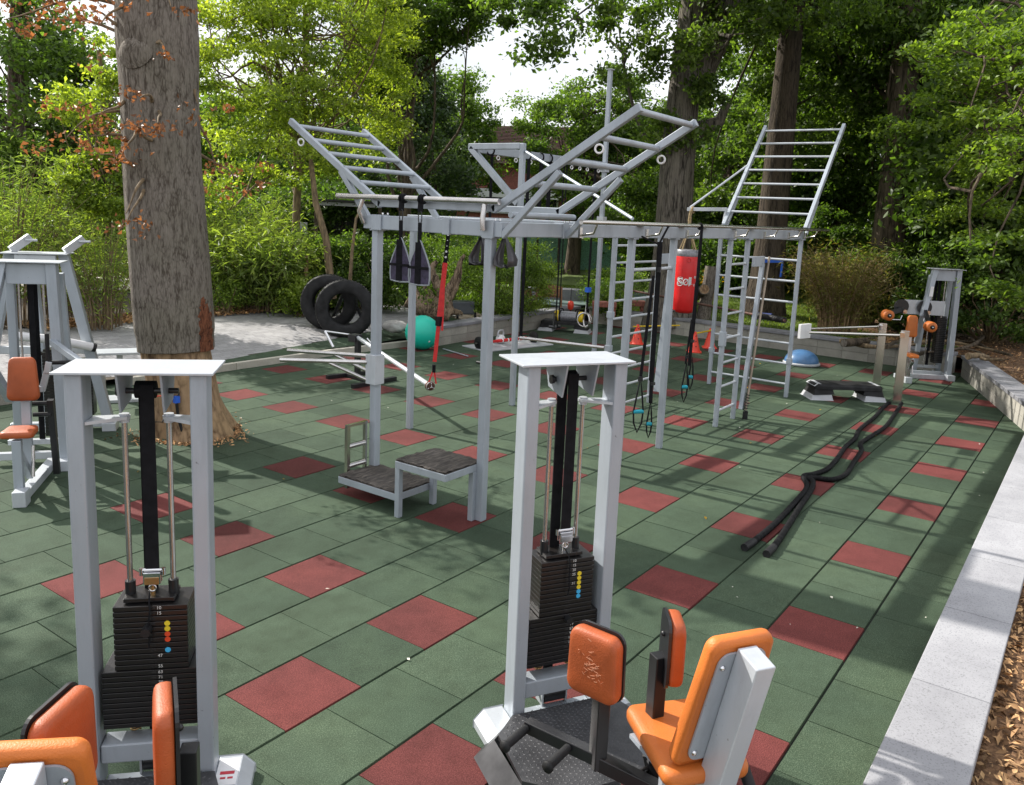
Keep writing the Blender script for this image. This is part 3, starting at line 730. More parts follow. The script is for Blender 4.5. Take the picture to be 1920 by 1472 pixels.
tree('small_tree', 'pale green tree below the sky gap beside the tall pole', *tdir(1080, 30), .3, .25, 6.5, [rel(1040, 260, 30, tdir(1080, 30), .3)+(1.5, 1.5, 1.7), rel(1120, 230, 30, tdir(1080, 30), .3)+(1.5, 1.5, 2.0), rel(1200, 260, 31, tdir(1080, 30), .3)+(1.5, 1.5, 2.2), rel(980, 220, 31, tdir(1080, 30), .3)+(.7, .7, 1.1), rel(1060, 370, 29, tdir(1080, 30), .3)+(1.3, 1.3, .9), rel(1180, 400, 28, tdir(1080, 30), .3)+(1.3, 1.3, 1.2)], LMID, .12, 240, 210, BARKD, (0, 0), None, 26, .42)
tree('small_tree', 'loose green tree between the great oak and the tall ladder', *tdir(1360, 32), .3, .22, 6.5, [rel(1350, 300, 31, tdir(1360, 32), .3)+(1.3, 1.3, 2.4), rel(1370, 420, 30, tdir(1360, 32), .3)+(1.6, 1.6, 1.4), rel(1330, 180, 33, tdir(1360, 32), .3)+(1.2, 1.2, 1.4)], LMID, .13, 150, 210, BARKD, (0, 0), None, 16, .45)
for px, d, w_, h_, lm, lab in [(1000, 44, 4.5, 4.0, LDARK, 'far dark tree behind the brick house at centre'), (1230, 46, 5, 6.5, LMID, 'far tree behind the great oak trunk'), (640, 38, 5, 5.5, LDARK, 'far dark tree behind the bright yellow green tree'), (400, 36, 5, 5.0, LMID, 'far tree behind the big left trunk'), (800, 46, 5, 6.5, LDARK, 'far dark tree left of the tiled roof'), (1380, 50, 5, 7.0, LDARK, 'far dark tree behind the tall ladder'), (150, 36, 3.4, 2.2, LDARK, 'far low tree at left below the sky gap')]:
    x, y = tdir(px, d); tree('distant_tree', lab, x, y, .3, .3, h_+1, [(0, 0, h_*.62, w_*.75, w_*.75, h_*.62)], lm, .24, 90, 230, BARKD, (0, 0), 'far trees', 6, 1.0)
# unseen tree added out of frame on the left to shade the left machines
tree('added_shade_tree', 'added unseen leafy tree left of the machines, there to shade them', -3.2, 10.8, .3, .25, 6.5, [(0, -.6, 6.2, 2.4, 2.2, 1.8)], LMID, .13, 90, 170, BARKD, (0, 0), None, 14, .6)

# ---------------------------------------------------------------- saplings, stakes
def stem(name, label, pts, r0, cat='sapling', leaf=None):
    t = thing(name, label, cat, pts[0]); b_ = B(); n = len(pts)
    b_.tube(pts, [r0*(1-.5*i/(n-1)) for i in range(n)], 9); b_.build('trunk', BARKS, t)
    if leaf is not None: leaf_obj('crown', leaf, .07, LBRIGHT, t, up=.6, w=.45)
    return t
def pp(px, row, d): b_ = bearing(px, d); return (b_[0], b_[1], hgt(px, row, d))
stem('sapling', 'slanting bare stemmed young tree rising behind the two big tyres', [pp(625, 560, 17.5), pp(612, 450, 17.5), pp(592, 380, 17.6), pp(585, 320, 17.8), pp(580, 270, 18)], .085, leaf=clump_cloud(np.array([pp(600, 260, 18), pp(570, 240, 18), pp(560, 300, 18)]), 120, .5))
stem('sapling', 'thin pale young stem just right of the two big tyres', [pp(657, 535, 17), pp(661, 470, 17), pp(668, 410, 17), pp(680, 385, 17)], .04, leaf=clump_cloud(np.array([pp(660, 455, 17), pp(664, 480, 17), pp(684, 395, 17)]), 14, .12))
for px, r0, r1, d, lab in [(576, 583, 478, 17.6, 'upright wooden stake beside the bamboo left of the tyres')]:
    t = thing('wooden_stake', lab, 'stake', pp(px-6, r0, d)); b_ = B(); b_.tube([pp(px-6, r0, d), pp(px, r1, d)], .04, 9); b_.build('pole', STAKE, t)

# ---------------------------------------------------------------- bamboo, shrubs, juniper
def bamboo(label, px, d, wid, h, n, leafm=LBAMB, per=34, dry=False, group='bamboo clumps behind the path', lsize=.15, z0=.28, name='bamboo', cat='bamboo', w=.13, spread=1.0):
    x, y = tdir(px, d); t = thing(name, label, cat, (x, y, z0), 0, group); b_ = B(); P = []; D = []
    for i in range(n):
        a = rng.uniform(0, 6.28); r_ = wid*.22*math.sqrt(rng.random()); hh = h*rng.uniform(.55, 1.0)
        bx, by = x+r_*math.cos(a), y+r_*math.sin(a); ln = rng.uniform(.25, 1.0)*wid*.55*spread
        pts = []
        for k in range(8):
            s = k/7; pts.append(Vector((bx+math.cos(a)*ln*s**2, by+math.sin(a)*ln*s**2, z0+hh*(s-.12*s**3))))
        b_.tube(pts, [.011*(1-.75*k/7) for k in range(8)], 5, cap=False)
        for _ in range(per):
            s = rng.uniform(.18, 1)**.8; k = min(6, int(s*7)); p = pts[k].lerp(pts[k+1], s*7-k)
            q = Vector(rng.normal(size=3))*.17; P.append(p+q); dv = Vector((q.x, q.y, q.z*.4-.07)); D.append(dv.normalized())
    b_.build('stem', BARKS if not dry else STAKE, t)
    leaf_obj('foliage', P, lsize, leafm, t, up=.7, w=w, dirs=np.array(D)*1.2, var=.4); return t
bamboo('bright bamboo clump at the left edge behind the machines', 10, 16.5, 2.4, 3.4, 105, per=60, lsize=.14)
bamboo('bamboo clump filling the gap right of the left edge clump', 110, 17.5, 1.9, 2.6, 45, per=50)
bamboo('leafy bamboo clump left of the big trunk', 185, 15.8, 1.8, 2.2, 55, per=46, lsize=.12)
bamboo('bamboo clump right behind the big trunk', 405, 19.5, 2.4, 2.4, 62, per=58)
bamboo('low spreading bamboo with long drooping leaves left of the tyres', 495, 18.2, 1.9, 1.9, 200, per=52, lsize=.22, w=.14)
bamboo('taller feathery bamboo above the low spreading one', 450, 21.5, 2.8, 2.9, 75, per=60)
bamboo('tall dry brown grass clump behind the far coping by the ladder', 1590, 18.6, 1.8, 2.05, 230, LDRY, 30, True, None, .13, .32, 'ornamental_grass', 'grass clump', .10)
bamboo('green tips of a bamboo clump behind the dry grass clump', 1630, 20.5, 1.5, 2.1, 90, LJUN, 45, False, None, .13, .32)
def bush(name, label, px, d, sx, h, leafm, ls, n=45, per=170, group=None, w=.5, up=.5, rad=.22, cat='shrub', z0=.28, zl=0.0, drp=False):
    x, y = tdir(px, d); t = thing(name, label, cat, (x, y, z0), 0, group)
    cen = shell_points((x, y, z0+h*(.5+zl)), (sx, sx, h*.52), n, .35); b_ = B()
    for i in range(0, n, 3): limb(b_, (x+rng.normal()*.06, y+rng.normal()*.06, z0-.05), cen[i], .022, .004, 0, .2, 7, 5)
    b_.build('stem', BARKS, t)
    leaf_obj('foliage', clump_cloud(cen, per, rad, .6), ls, leafm, t, up=up, w=w, dirs=None); return t
bush('juniper_bush', 'feathery yellow green juniper in front of the mesh fence', 945, 18.2, 1.15, 1.75, LJUN, .085, 95, 260, None, .25, .2, .26)
bush('juniper_bush', 'darker juniper lobe at the left of the mesh fence', 850, 21, 1.2, 2.0, LMID, .09, 70, 220, None, .25, .3, .3)
bush('shrub', 'dark rounded shrub behind the thin pale stem', 700, 18.8, 1.3, 1.6, LDARK, .085, 80, 220, 'dark shrubs on the lawn')
bush('shrub', 'dark leafy shrub between the stake and the slanting sapling', 610, 18.6, .9, 1.5, LMID, .085, 60, 200, 'dark shrubs on the lawn')
bush('shrub', 'glossy dark shrub behind the right rope pole machine', 1740, 20, 1.3, 1.9, LDARK, .1, 80, 230)
bush('shrub', 'dark undergrowth shrub at the right edge behind the roots', 1880, 19.5, 1.6, 2.4, LDARK, .1, 90, 230)
bush('shrub', 'dark undergrowth shrub just left of the tallest right machine', 1690, 24, 1.6, 1.9, LDARK, .11, 90, 230)
bush('shrub', 'pale shrub behind the tall climbing ladder', 1520, 27, 1.6, 2.9, LMID, .11, 90, 220)
bush('shrub', 'small bright green shrub in front of the brick planters', 1158, 19.5, .38, .55, LLIT, .07, 24, 110, None)
bush('shrub', 'small clipped green shrub beside the red planter box', 1130, 20.5, .42, .7, LMID, .06, 24, 120)
bush('shrub', 'yellow green flowering shrub beyond the red planter boxes', 1165, 24, 1.0, .8, LJUN, .07, 40, 130)
bush('shrub', 'small shrub with orange yellow leaves by the cut stump', 1336, 20.6, .22, .35, LYEL, .07, 7, 26, None, zl=1.9)
bush('shrub', 'low green plant at the foot of the bamboo beside the tyres', 572, 17.4, .5, .8, LBRIGHT, .08, 30, 120)
bush('shrub', 'loose bright green shrub behind the leafy bamboo left of the big trunk', 150, 20, 1.5, 2.4, LBRIGHT, .09, 34, 130, None)
bush('shrub', 'loose mid green shrub just right of the big trunk', 425, 23, 1.3, 2.6, LMID, .10, 36, 130, None)
bush('shrub', 'low pale green shrub at the path edge right of the big trunk', 418, 17.6, .45, .7, LJUN, .06, 16, 90, None)
for px, d, w_, h_, lab in [(700, 27, 2.6, 2.8, 'tall dark hedge in the shade behind the two saplings'), (600, 25, 2.2, 3.0, 'tall dark hedge behind the bare stemmed sapling'), (350, 27, 1.6, 2.6, 'tall hedge glimpsed right of the big left trunk'), (1290, 30, 2.2, 2.6, 'dark hedge behind the red punching bag'), (1400, 27, 2.0, 2.0, 'dark hedge behind the cut stump'), (1800, 27, 3, 3.4, 'dark thicket at the back of the right wood'), (20, 33, 2.5, 2.0, 'hedge behind the left edge bamboo'), (1240, 33, 3, 3.0, 'hedge behind the great oak trunk')]:
    bush('hedge', lab, px, d, w_, h_, LDARK, .13, 110, 230, None, rad=.5, cat='hedge')
o = leaf_obj('far_wood', clump_cloud(np.array([(lambda b_: (b_[0], b_[1], rng.uniform(.5, 5.5)))(bearing(rng.uniform(-60, 2050), rng.uniform(54, 62))) for _ in range(420)]), 110, 1.7), .42, LDARK, up=.5)
tag(o, 'far off wood reading as one dark green mass', None, kind='stuff')
# ================================================================ THE RIG
RIG = thing('training_rig', 'large grey steel climbing and pull-up rig with inclined ladders in the middle of the floor', 'climbing rig', (2.85, .5, 0))
PW = .088
def post(x, y, z0, z1, w=PW, nm='post', foot=True):
    b_ = B(); b_.box((x, y, (z0+z1)/2), (w, w, z1-z0))
    o = b_.build(nm, PAINT, RIG, bev=.006); return o
def beam(p, q, w=.075, h=.118, nm='beam', m=PAINT): 
    b_ = B(); b_.bar(p, q, w, h); return b_.build(nm, m, RIG, bev=.006)
P_ = dict(P1=(2.85, 1.82), P2=(2.83, .545), P3=(4.55, 2.98), P4=(6.37, 2.83), P5=(9.55, 3.47), B=(5.0, .45), C=(5.9, .42), A=(6.71, 1.6), D=(7.9, 1.57), E=(9.84, 1.5), F=(7.3, .33), G=(7.88, .33), H=(9.79, .25))
for k, (x, y) in P_.items():
    z1 = {'P4': 3.42, 'P5': 4.86}.get(k, 2.35)
    post(x, y, 0, z1, .072 if k in ('P1', 'P2') else .064 if k in ('P3', 'P4', 'P5', 'B', 'C') else .054)
cp = B()
for k in ('P1', 'P2', 'P3', 'B', 'C', 'D', 'E', 'F', 'G', 'H', 'A'):
    x, y = P_[k]; cp.box((x, y, 2.345), (.10, .10, .014))
each(cp, 'clamp_plate', PAINT, RIG, bev=.002)
zb = 2.411
beam((2.84, .42, zb), (2.84, 1.95, zb)); beam((2.9, .50, zb), (9.86, .28, zb)); beam((2.9, 1.84, zb-.001), (9.9, 1.5, zb-.001))
beam((4.55, 1.80, zb+.001), (4.55, 3.05, zb+.001)); beam((4.60, 2.97, zb), (6.32, 2.84, zb)); beam((6.37, 1.72, zb), (6.37, 2.78, zb)); beam((9.83, .33, zb+.001), (9.84, 1.46, zb+.001))
# joint sleeves and bolts on the beams
sl = B(); bt = B()
for (x, y, dx, dy) in ((2.84, .98, .11, .075), (2.84, 1.78, .11, .12), (2.84, .55, .11, .12), (3.74, .475, .085, .10), (5.0, .455, .09, .1), (5.9, .425, .09, .1), (6.45, .41, .09, .1), (7.3, .375, .09, .1), (7.9, .35, .09, .1), (8.8, .325, .05, .1), (9.79, .29, .11, .11)):
    sl.box((x, y, zb), (dx, dy, .132))
    for s in (-1, 1): bt.cyl((x+s*.03, y-dy/2-.0, zb+.07), (x+s*.03, y-dy/2, zb+.085), .009, 8)
each(sl, 'beam_sleeve', PAINT, RIG, bev=.003)
for i in range(14):
    x = 4.0+i*.42; bt.cyl((x, .46-(x-2.9)*.0316, zb+.059), (x, .46-(x-2.9)*.0316, zb+.095), .011, 8); 
each(bt, 'bolt', CHROME, RIG)
tm = B()
for x in (5.05, 5.95, 6.5, 7.35, 7.9, 9.7): tm.box((x, .46-(x-2.9)*.0316, zb+.070), (.14, .1, .022))
each(tm, 'clamp_block', PAINTL, RIG, bev=.003)

def rung(par, p, q, r=.019, m=PAINT):
    b_ = B(); b_.cyl(p, q, r, 12); b_.build('rung', m, par)
def eye(par, c, axis, R_=.030, r_=.008):
    b_ = B(); b_.torus(c, R_, r_, axis, 20, 8); return b_.build('ring', WHITEP, par)
# flying ladders: two bent rails each side of a level middle
L1 = B()
for x in (2.83, 3.75):
    L1.bar((x, .50, 2.575), (x, 1.79, 2.575), .042, .060)
    L1.bar((x, 1.76, 2.56), (x, 2.965, 3.30), .042, .060); L1.bar((x, .53, 2.56), (x, -.715, 3.30), .042, .060)
    L1.bar((x, 1.86, 2.38), (x, 2.27, 2.85), .045, .05); L1.bar((x, .43, 2.36), (x, -.08, 2.86), .045, .05)
L1o = each(L1, 'flying_ladder', PAINT, RIG, bev=.005)[0]
for yy, zz in ((2.87, 3.25), (2.66, 3.12), (2.45, 3.00), (2.24, 2.875), (2.03, 2.75)): rung(L1o, (2.83, yy, zz), (3.75, yy, zz), .021)
for yy, zz in ((-.68, 3.28), (-.40, 3.105), (-.12, 2.94), (.15, 2.77), (.36, 2.53)): rung(L1o, (2.83, yy, zz), (3.75, yy, zz), .024)
for c in ((2.80, 2.78, 3.10), (3.78, 2.62, 3.02), (2.80, -.42, 3.02), (3.78, -.42, 3.02)): eye(L1o, c, (1, .3, 0))
# pull-up bar over the first beam
pb = B(); pb.hollow((2.76, .42, 2.625), (2.76, 2.24, 2.625), .024); pbo = pb.build('pull_up_bar', STEEL, RIG)
b_ = B(); b_.tube([(2.77, .57, 2.62), (2.75, .57, 2.5), (2.76, .57, 2.40)], .022, 10); b_.tube([(2.77, 1.92, 2.62), (2.75, 1.95, 2.5), (2.79, 1.93, 2.40)], .02, 10); each(b_, 'bracket', STEEL, pbo)
# long steel bar in front of the long beam
pb = B(); pb.hollow((3.6, .19, 2.495), (10.3, .02, 2.495), .021); pbo = pb.build('long_bar', STEELD, RIG)
b_ = B()
for x in (3.85, 5.05, 5.95, 7.25, 8.2, 9.1, 9.8):
    y = .19-(x-3.6)*.0254; b_.tube([(x, y, 2.475), (x, y+.03, 2.40), (x, y+.17, 2.375)], .011, 8); b_.box((x, y+.165, 2.40), (.04, .02, .09))
each(b_, 'bracket', STEELD, pbo)
# triangular outrigger on the tall back post, beam to the tall pole, brace down to the front
b_ = B(); b_.bar((6.37, 2.86, 3.385), (6.37, 3.70, 3.385), .075, .075); b_.bar((6.37, 3.68, 3.37), (6.37, 2.87, 2.66), .075, .075); b_.build('outrigger', PAINT, RIG, bev=.005)
beam((6.37, 3.66, 3.37), (9.52, 3.49, 3.36), .07, .11, 'top_beam')
b_ = B(); b_.cyl((6.39, 2.82, 3.33), (5.02, .47, 2.54), .017, 12); b_.build('brace', PAINT, RIG)
b_ = B(); b_.box((9.55, 3.47, 4.865), (.10, .10, .012)); b_.box((9.55, 3.47, 2.50), (.12, .12, .09)); b_.box((9.55, 3.47, 3.33), (.11, .11, .14)); each(b_, 'collar', PAINTL, RIG)
for x in (6.8, 7.2, 8.62, 8.85, 9.07, 9.4, 7.55): eye(RIG, (x, 3.55-(x-6.8)*.02, 3.27), (.2, 1, 0), .026, .007)
# wall bars
def wallbars(p, q, zs, r=.017, nm='wall_bars'):
    for z in zs: 
        b_ = B(); b_.cyl((p[0], p[1], z), (q[0], q[1], z), r, 12); b_.build('rung', PAINTL, RIG)
zz = [.20+.3065*i for i in range(8)]
wallbars(P_['E'], P_['H'], [z for i, z in enumerate(zz) if i != 3])
wallbars(P_['F'], P_['G'], zz[:7], .015)
wallbars(P_['A'], P_['D'], [.112, .363, .60, .823, 1.04, 1.27, 1.50, 1.733, 1.98, 2.197], .015)
b_ = B(); b_.cyl((P_['B'][0], P_['B'][1]+.0, 2.03), (P_['C'][0], P_['C'][1], 2.03), .017, 12); b_.build('rung', PAINTL, RIG)
b_ = B(); b_.cyl((6.40, 2.77, .92), (6.70, 1.66, .90), .021, 12); b_.build('low_bar', STEEL, RIG)
b_ = B()
for x, y, z in ((6.71, 1.6, .90), (6.71, 1.6, 1.33), (7.3, .33, 1.12), (9.84, 1.5, .55), (9.79, .25, .55)): b_.box((x, y, z), (.075, .075, .08 if z != 1.12 else .18))
each(b_, 'slider_clamp', PAINT, RIG, bev=.003)
# tall inclined ladder
LD = B()
for y0, y1 in ((1.47, 1.50), (.22, .24)):
    LD.bar((9.84, y0, 2.50), (11.36, y1, 4.13), .05, .07)
    LD.bar((9.9, y0+.0, 2.42), (10.3, y0, 2.92), .035, .045)
LDo = each(LD, 'inclined_ladder', PAINT, RIG, bev=.004)[0]
for i in range(7):
    s = .125+.137*i; x = 9.84+1.52*s; z = 2.50+1.63*s+.01; rung(LDo, (x, 1.47+.03*s, z), (x, .22+.02*s, z), .017, PAINTL)
b_ = B(); b_.bar((9.95, 1.48, 2.74), (9.95, 2.14, 2.72), .05, .055); b_.cyl((9.95, 2.10, 2.75), (10.7, 1.50, 3.46), .017, 10); b_.cyl((9.93, 1.52, 2.5), (9.95, 1.5, 2.75), .02, 8); b_.build('bag_bracket', PAINTL, RIG, bev=.003)
# leaning channels with a plate at their head
for nm, top, bot in (('leaning_channel', (8.40, .30, 2.03), (7.97, .26, .12)), ('leaning_channel', (7.55, 1.2, 2.02), (7.37, 1.2, .3))):
    b_ = B(); b_.bar(top, bot, .05, .09); t_ = Vector(top); b_.box((t_.x-.16, t_.y+.0, t_.z+.03), (.40, .03, .13)); o = b_.build(nm, PAINT, RIG, bev=.004)
    if nm and bot[2] < .2:
        b_ = B(); b_.cyl((8.47, .24, 2.12), (7.98, .20, .12), .016, 10); b_.build('steel_pole', mat('tan_pole', (.30, .24, .18), .45, .2, .15, 5), o)
        b_ = B(); pts = []
        for i in range(60): a = i*.75; s = i/59; pts.append((8.04-.06*s+.03*math.cos(a), .205+.03*math.sin(a), .34-.24*s))
        b_.tube(pts, .006, 6); b_.cyl((7.98, .2, .0), (7.98, .2, .1), .035, 14); b_.build('spring', BLACKP, o)
    else:
        b_ = B()
        for s in (.12, .35, .62):
            p = Vector(bot).lerp(Vector(top), s); b_.cyl(p+Vector((.03, -.03, 0)), p+Vector((.06, -.09, 0)), .016, 10); 
        each(b_, 'knob', BLACKP, o)
# foam covered bar on the far post
b_ = B(); b_.cyl((9.82, .38, 1.14), (12.6, 4.4, 1.08), .022, 10); o = b_.build('cross_pole', RUST, RIG)
b_ = B(); b_.cyl((9.86, .40, 1.14), (10.22, .93, 1.13), .045, 16); b_.build('foam_sleeve', BLACKR, o)
# dip bars on the front post
b_ = B(); b_.box((2.84, 1.82, 1.10), (.12, .12, .27)); dp = b_.build('dip_bracket', PAINTL, RIG, bev=.004)
for a, c, d in (((2.90, 1.88, 1.20), (2.70, 2.85, 1.15), (2.9, 1.88, 1.03)), ((2.79, 1.87, 1.16), (2.33, 2.50, 1.15), (2.79, 1.88, 1.0))):
    b_ = B(); b_.hollow(a, c, .020); b_.build('dip_bar', STEEL, dp)
    m = Vector(a).lerp(Vector(c), .48); b_ = B(); b_.cyl(d, m, .016, 10); b_.build('strut', STEEL, dp)
# stepping platforms on the two front posts
def platform(x0, x1, y0, y1, z, legs):
    b_ = B(); w = .045
    for a, c in (((x0+w/2, y0), (x0+w/2, y1)), ((x1-w/2, y0), (x1-w/2, y1))): b_.bar((*a, z-.045), (*c, z-.045), w, .06)
    for yv in (y0+w/2, y1-w/2): b_.bar((x0+w, yv, z-.045), (x1-w, yv, z-.045), w, .06)
    o = b_.build('platform', PAINT, RIG, bev=.004)
    n, m = 16, 16; bd = B(); vs = []
    for i in range(n):
        for j in range(m):
            x = x0+.004+(x1-x0-.008)*i/(n-1); y = y0+.004+(y1-y0-.008)*j/(m-1); e = .004*math.sin(j*2.1+i*.4)+.003*math.sin(i*1.7)+rng.uniform(-.002, .002)
            if i in (0, n-1) or j in (0, m-1): e += rng.uniform(-.004, .004)
            vs.append((x, y, z+e))
    bd.add(vs, [(i*m+j, (i+1)*m+j, (i+1)*m+j+1, i*m+j+1) for i in range(n-1) for j in range(m-1)])
    bd.bb((x0+.006, y0+.006, z-.014), (x1-.006, y1-.006, z-.006)); bd.build('board', BOARD, o)
    for (x, y) in legs:
        l = B(); l.bb((x-.024, y-.024, 0), (x+.024, y+.024, z-.076)); l.build('leg', PAINT, o, bev=.003)
platform(2.40, 2.88, .575, 1.125, .50, [(2.425, 1.10), (2.425+.43, 1.10), (2.775, .60)])
platform(2.43, 2.895, 1.127, 1.84, .20, [])
b_ = B()
for x in (2.98,): pass
b_.bar((2.56, 1.865, .04), (2.56, 1.865, .60), .035, .035); b_.bar((2.77, 1.865, .04), (2.77, 1.865, .60), .02, .035); b_.bar((2.545, 1.865, .612), (2.79, 1.865, .612), .035, .022)
sp = b_.build('side_frame', STEELD, RIG)
for z in (.24, .42): rung(sp, (2.57, 1.865, z), (2.77, 1.865, z), .022, STEEL)

# ================================================================ HANGING THINGS
def webb(b_, pts, w=.038, th=.003, mi=0, side=(1, 0, 0)):
    for p, q in zip(pts, pts[1:]): b_.bar(p, q, w, th, mi, up=Vector(side).cross(Vector(q)-Vector(p)))
def wd(b_, p, q, w=.038, th=.004, mi=0, face=None):
    """webbing strip p-q whose broad side turns to the given horizontal direction"""
    f = Vector(face or (.8, .56, 0)); d = (Vector(q)-Vector(p)).normalized(); s = d.cross(f).normalized(); t = s.cross(d)
    vs = [Vector(e)+s*w/2*i+t*th/2*j for e in (p, q) for i, j in ((-1, -1), (1, -1), (1, 1), (-1, 1))]
    b_.add(vs, [(0, 1, 2, 3), (7, 6, 5, 4), (0, 4, 5, 1), (1, 5, 6, 2), (2, 6, 7, 3), (3, 7, 4, 0)], mi)
def arm_sling(label, y, dz=0):
    t = thing('arm_sling', label, 'arm sling', (2.74, y, 2.0+dz), 0, 'arm slings hanging from the pull-up bar')
    X = 2.735
    b_ = B(); b_.torus((2.76, y-.012, 2.622), .031, .011, (0, 1, 0), 18, 8); b_.torus((2.76, y+.018, 2.622), .031, .011, (0, 1, 0), 18, 8); wd(b_, (2.74, y, 2.60), (2.735, y, 2.52), .045, .012); b_.build('loop', WEBB, t)
    b_ = B(); pts = []
    for i in range(24):
        a = 2*math.pi*i/24; pts.append((X, y+.019*math.copysign(abs(math.cos(a))**.6, math.cos(a)), 2.475+dz+.048*math.sin(a)))
    b_.tube(pts, .0045, 8, closed=True); b_.build('carabiner', BLACKP, t)
    b_ = B(); wd(b_, (X, y, 2.43+dz), (X, y, 2.26+dz), .032, .012); wd(b_, (X-.012, y, 2.27+dz), (X-.014, y, 1.925+dz), .052, .006); 
    wd(b_, (X-.013, y-.115, 2.06+dz), (X-.013, y+.115, 2.06+dz), .022, .005, face=(1, 0, 0)); b_.build('strap', WEBB, t)
    out = [(0, 2.30), (.028, 2.25), (.085, 2.14), (.115, 2.07), (.118, 1.98), (.112, 1.925), (.06, 1.918), (0, 1.915)]
    full = out+[(-a, c) for a, c in reversed(out[1:-1])]
    b_ = B(); M = frame(Vector((X, y, dz)), Vector((0, 1, 0)), Vector((0, 0, 1)), Vector((1, 0, 0)))
    b_.prism(full, .016, 0, M); b_.build('panel', PURP, t)
    b_ = B(); b_.tube([(X+.004, y+a, c+dz) for a, c in full], .0075, 6, closed=True); b_.build('edging', PIPING, t)
arm_sling('left of the two dark purple arm slings hanging from the pull-up bar', 1.43, .01); arm_sling('right of the two dark purple arm slings hanging from the pull-up bar', 1.215, .0)
def ab_loop(label, x, y, s):
    t = thing('ab_strap', label, 'ab strap', (x, y, 2.1), 0, 'black loop slings beside the front post')
    b_ = B(); w = .07; a = (x, y, 2.35); L = (x, y+s*.10, 2.13); r_ = (x, y-s*.03, 2.13)
    pts = [Vector((x, y, 2.36))]
    prof = [(0, 2.36), (.045*s, 2.28), (.085*s, 2.18), (.08*s, 2.135), (.02*s, 2.12), (-.045*s, 2.135), (-.05*s, 2.18), (-.022*s, 2.28), (0, 2.36)]
    prev = None; vs = []
    for dy, z in prof:
        ww = .02+.05*max(0, min(1, (2.34-z)/.15)); vs += [(x-ww, y+dy, z), (x+ww, y+dy+.01, z)]
    b_.add(vs, [(2*i, 2*i+1, 2*i+3, 2*i+2) for i in range(len(prof)-1)], 0, True); o = b_.build('loop', mat_sl, t)
    m_ = o.modifiers.new('thick', 'SOLIDIFY'); m_.thickness = .006
    b_ = B(); b_.cyl((x-.07, y+.08*s, 2.125), (x+.07, y-.04*s, 2.125), .012, 10); b_.build('edge_roll', WEBB, t)
mat_sl = mat('sling_vinyl', (.05, .045, .05), .35, 0, .2)
ab_loop('black loop sling hanging left of the front post', 2.88, .665, 1); ab_loop('black loop sling hanging right of the front post', 2.88, .44, -1)
# suspension trainers with turquoise grips
def grip_loop(t, top, drop, w, dirv=(1, 0, 0), tilt=0):
    top = Vector(top); d = Vector(dirv)
    a = top+d*w+Vector((0, 0, -drop*.62)); c = top-d*w+Vector((0, 0, -drop*.62)); bo = top+Vector((0, 0, -drop))
    b_ = B(); pts = [top, top.lerp(a, .5)+d*.004, a, a.lerp(bo, .55)+d*w*.35, bo, c.lerp(bo, .55)-d*w*.35, c, top.lerp(c, .5)]
    b_.tube(pts, .009, 6, closed=True); b_.build('foot_loop', WEBB, t)
    b_ = B(); b_.cyl(a, c, .019, 14); b_.build('grip', TURQ, t)
t = thing('suspension_trainer', 'black suspension straps with turquoise grips hanging nearest the big front machines', 'suspension trainer', (5.0, .12, 1.4), 0, 'suspension trainers on the rig')
b_ = B(); wd(b_, (5.18, .14, 2.50), (4.98, .13, 2.33), .02, .008); wd(b_, (4.66, .17, 2.38), (4.98, .13, 2.30), .016, .006); wd(b_, (4.98, .13, 2.33), (4.985, .13, 2.05), .05, .014); wd(b_, (4.985, .13, 2.2), (5.0, .13, .95), .048, .012); wd(b_, (4.95, .16, 2.0), (4.90, .2, .98), .030, .006); wd(b_, (5.0, .13, 1.0), (5.0, .12, .72), .036, .016); b_.build('strap', WEBB, t)
b_ = B(); b_.box((4.985, .12, 2.06), (.03, .03, .05)); b_.box((4.90, .2, .97), (.05, .03, .05)); b_.box((5.0, .11, .92), (.05, .03, .03)); b_.build('buckle', BLACKP, t)
grip_loop(t, (4.90, .2, .98), .56, .055, (.75, -.6, 0)); grip_loop(t, (5.0, .12, .74), .38, .035, (.4, -.6, 0))
t = thing('suspension_trainer', 'black suspension straps with turquoise grips hanging in front of the red bag', 'suspension trainer', (5.85, .1, 1.4), 0, 'suspension trainers on the rig')
b_ = B(); b_.torus((5.9, .13, 2.49), .026, .012, (1, 0, 0), 16, 8); wd(b_, (5.9, .11, 2.49), (5.88, .1, 2.36), .03, .012); wd(b_, (5.88, .1, 2.37), (5.86, .1, 1.35), .034, .008); wd(b_, (5.86, .1, 1.9), (5.83, .1, 1.0), .034, .012); wd(b_, (5.85, .12, 1.5), (5.80, .13, 1.02), .02, .006); b_.build('strap', WEBB, t)
b_ = B(); b_.box((5.845, .09, 1.27), (.04, .03, .03)); b_.box((5.81, .12, 1.10), (.05, .03, .035)); b_.build('buckle', BLACKP, t)
grip_loop(t, (5.80, .12, 1.04), .44, .035, (.5, -.7, 0)); grip_loop(t, (5.85, .08, 1.10), .36, .03, (.3, -.7, 0))
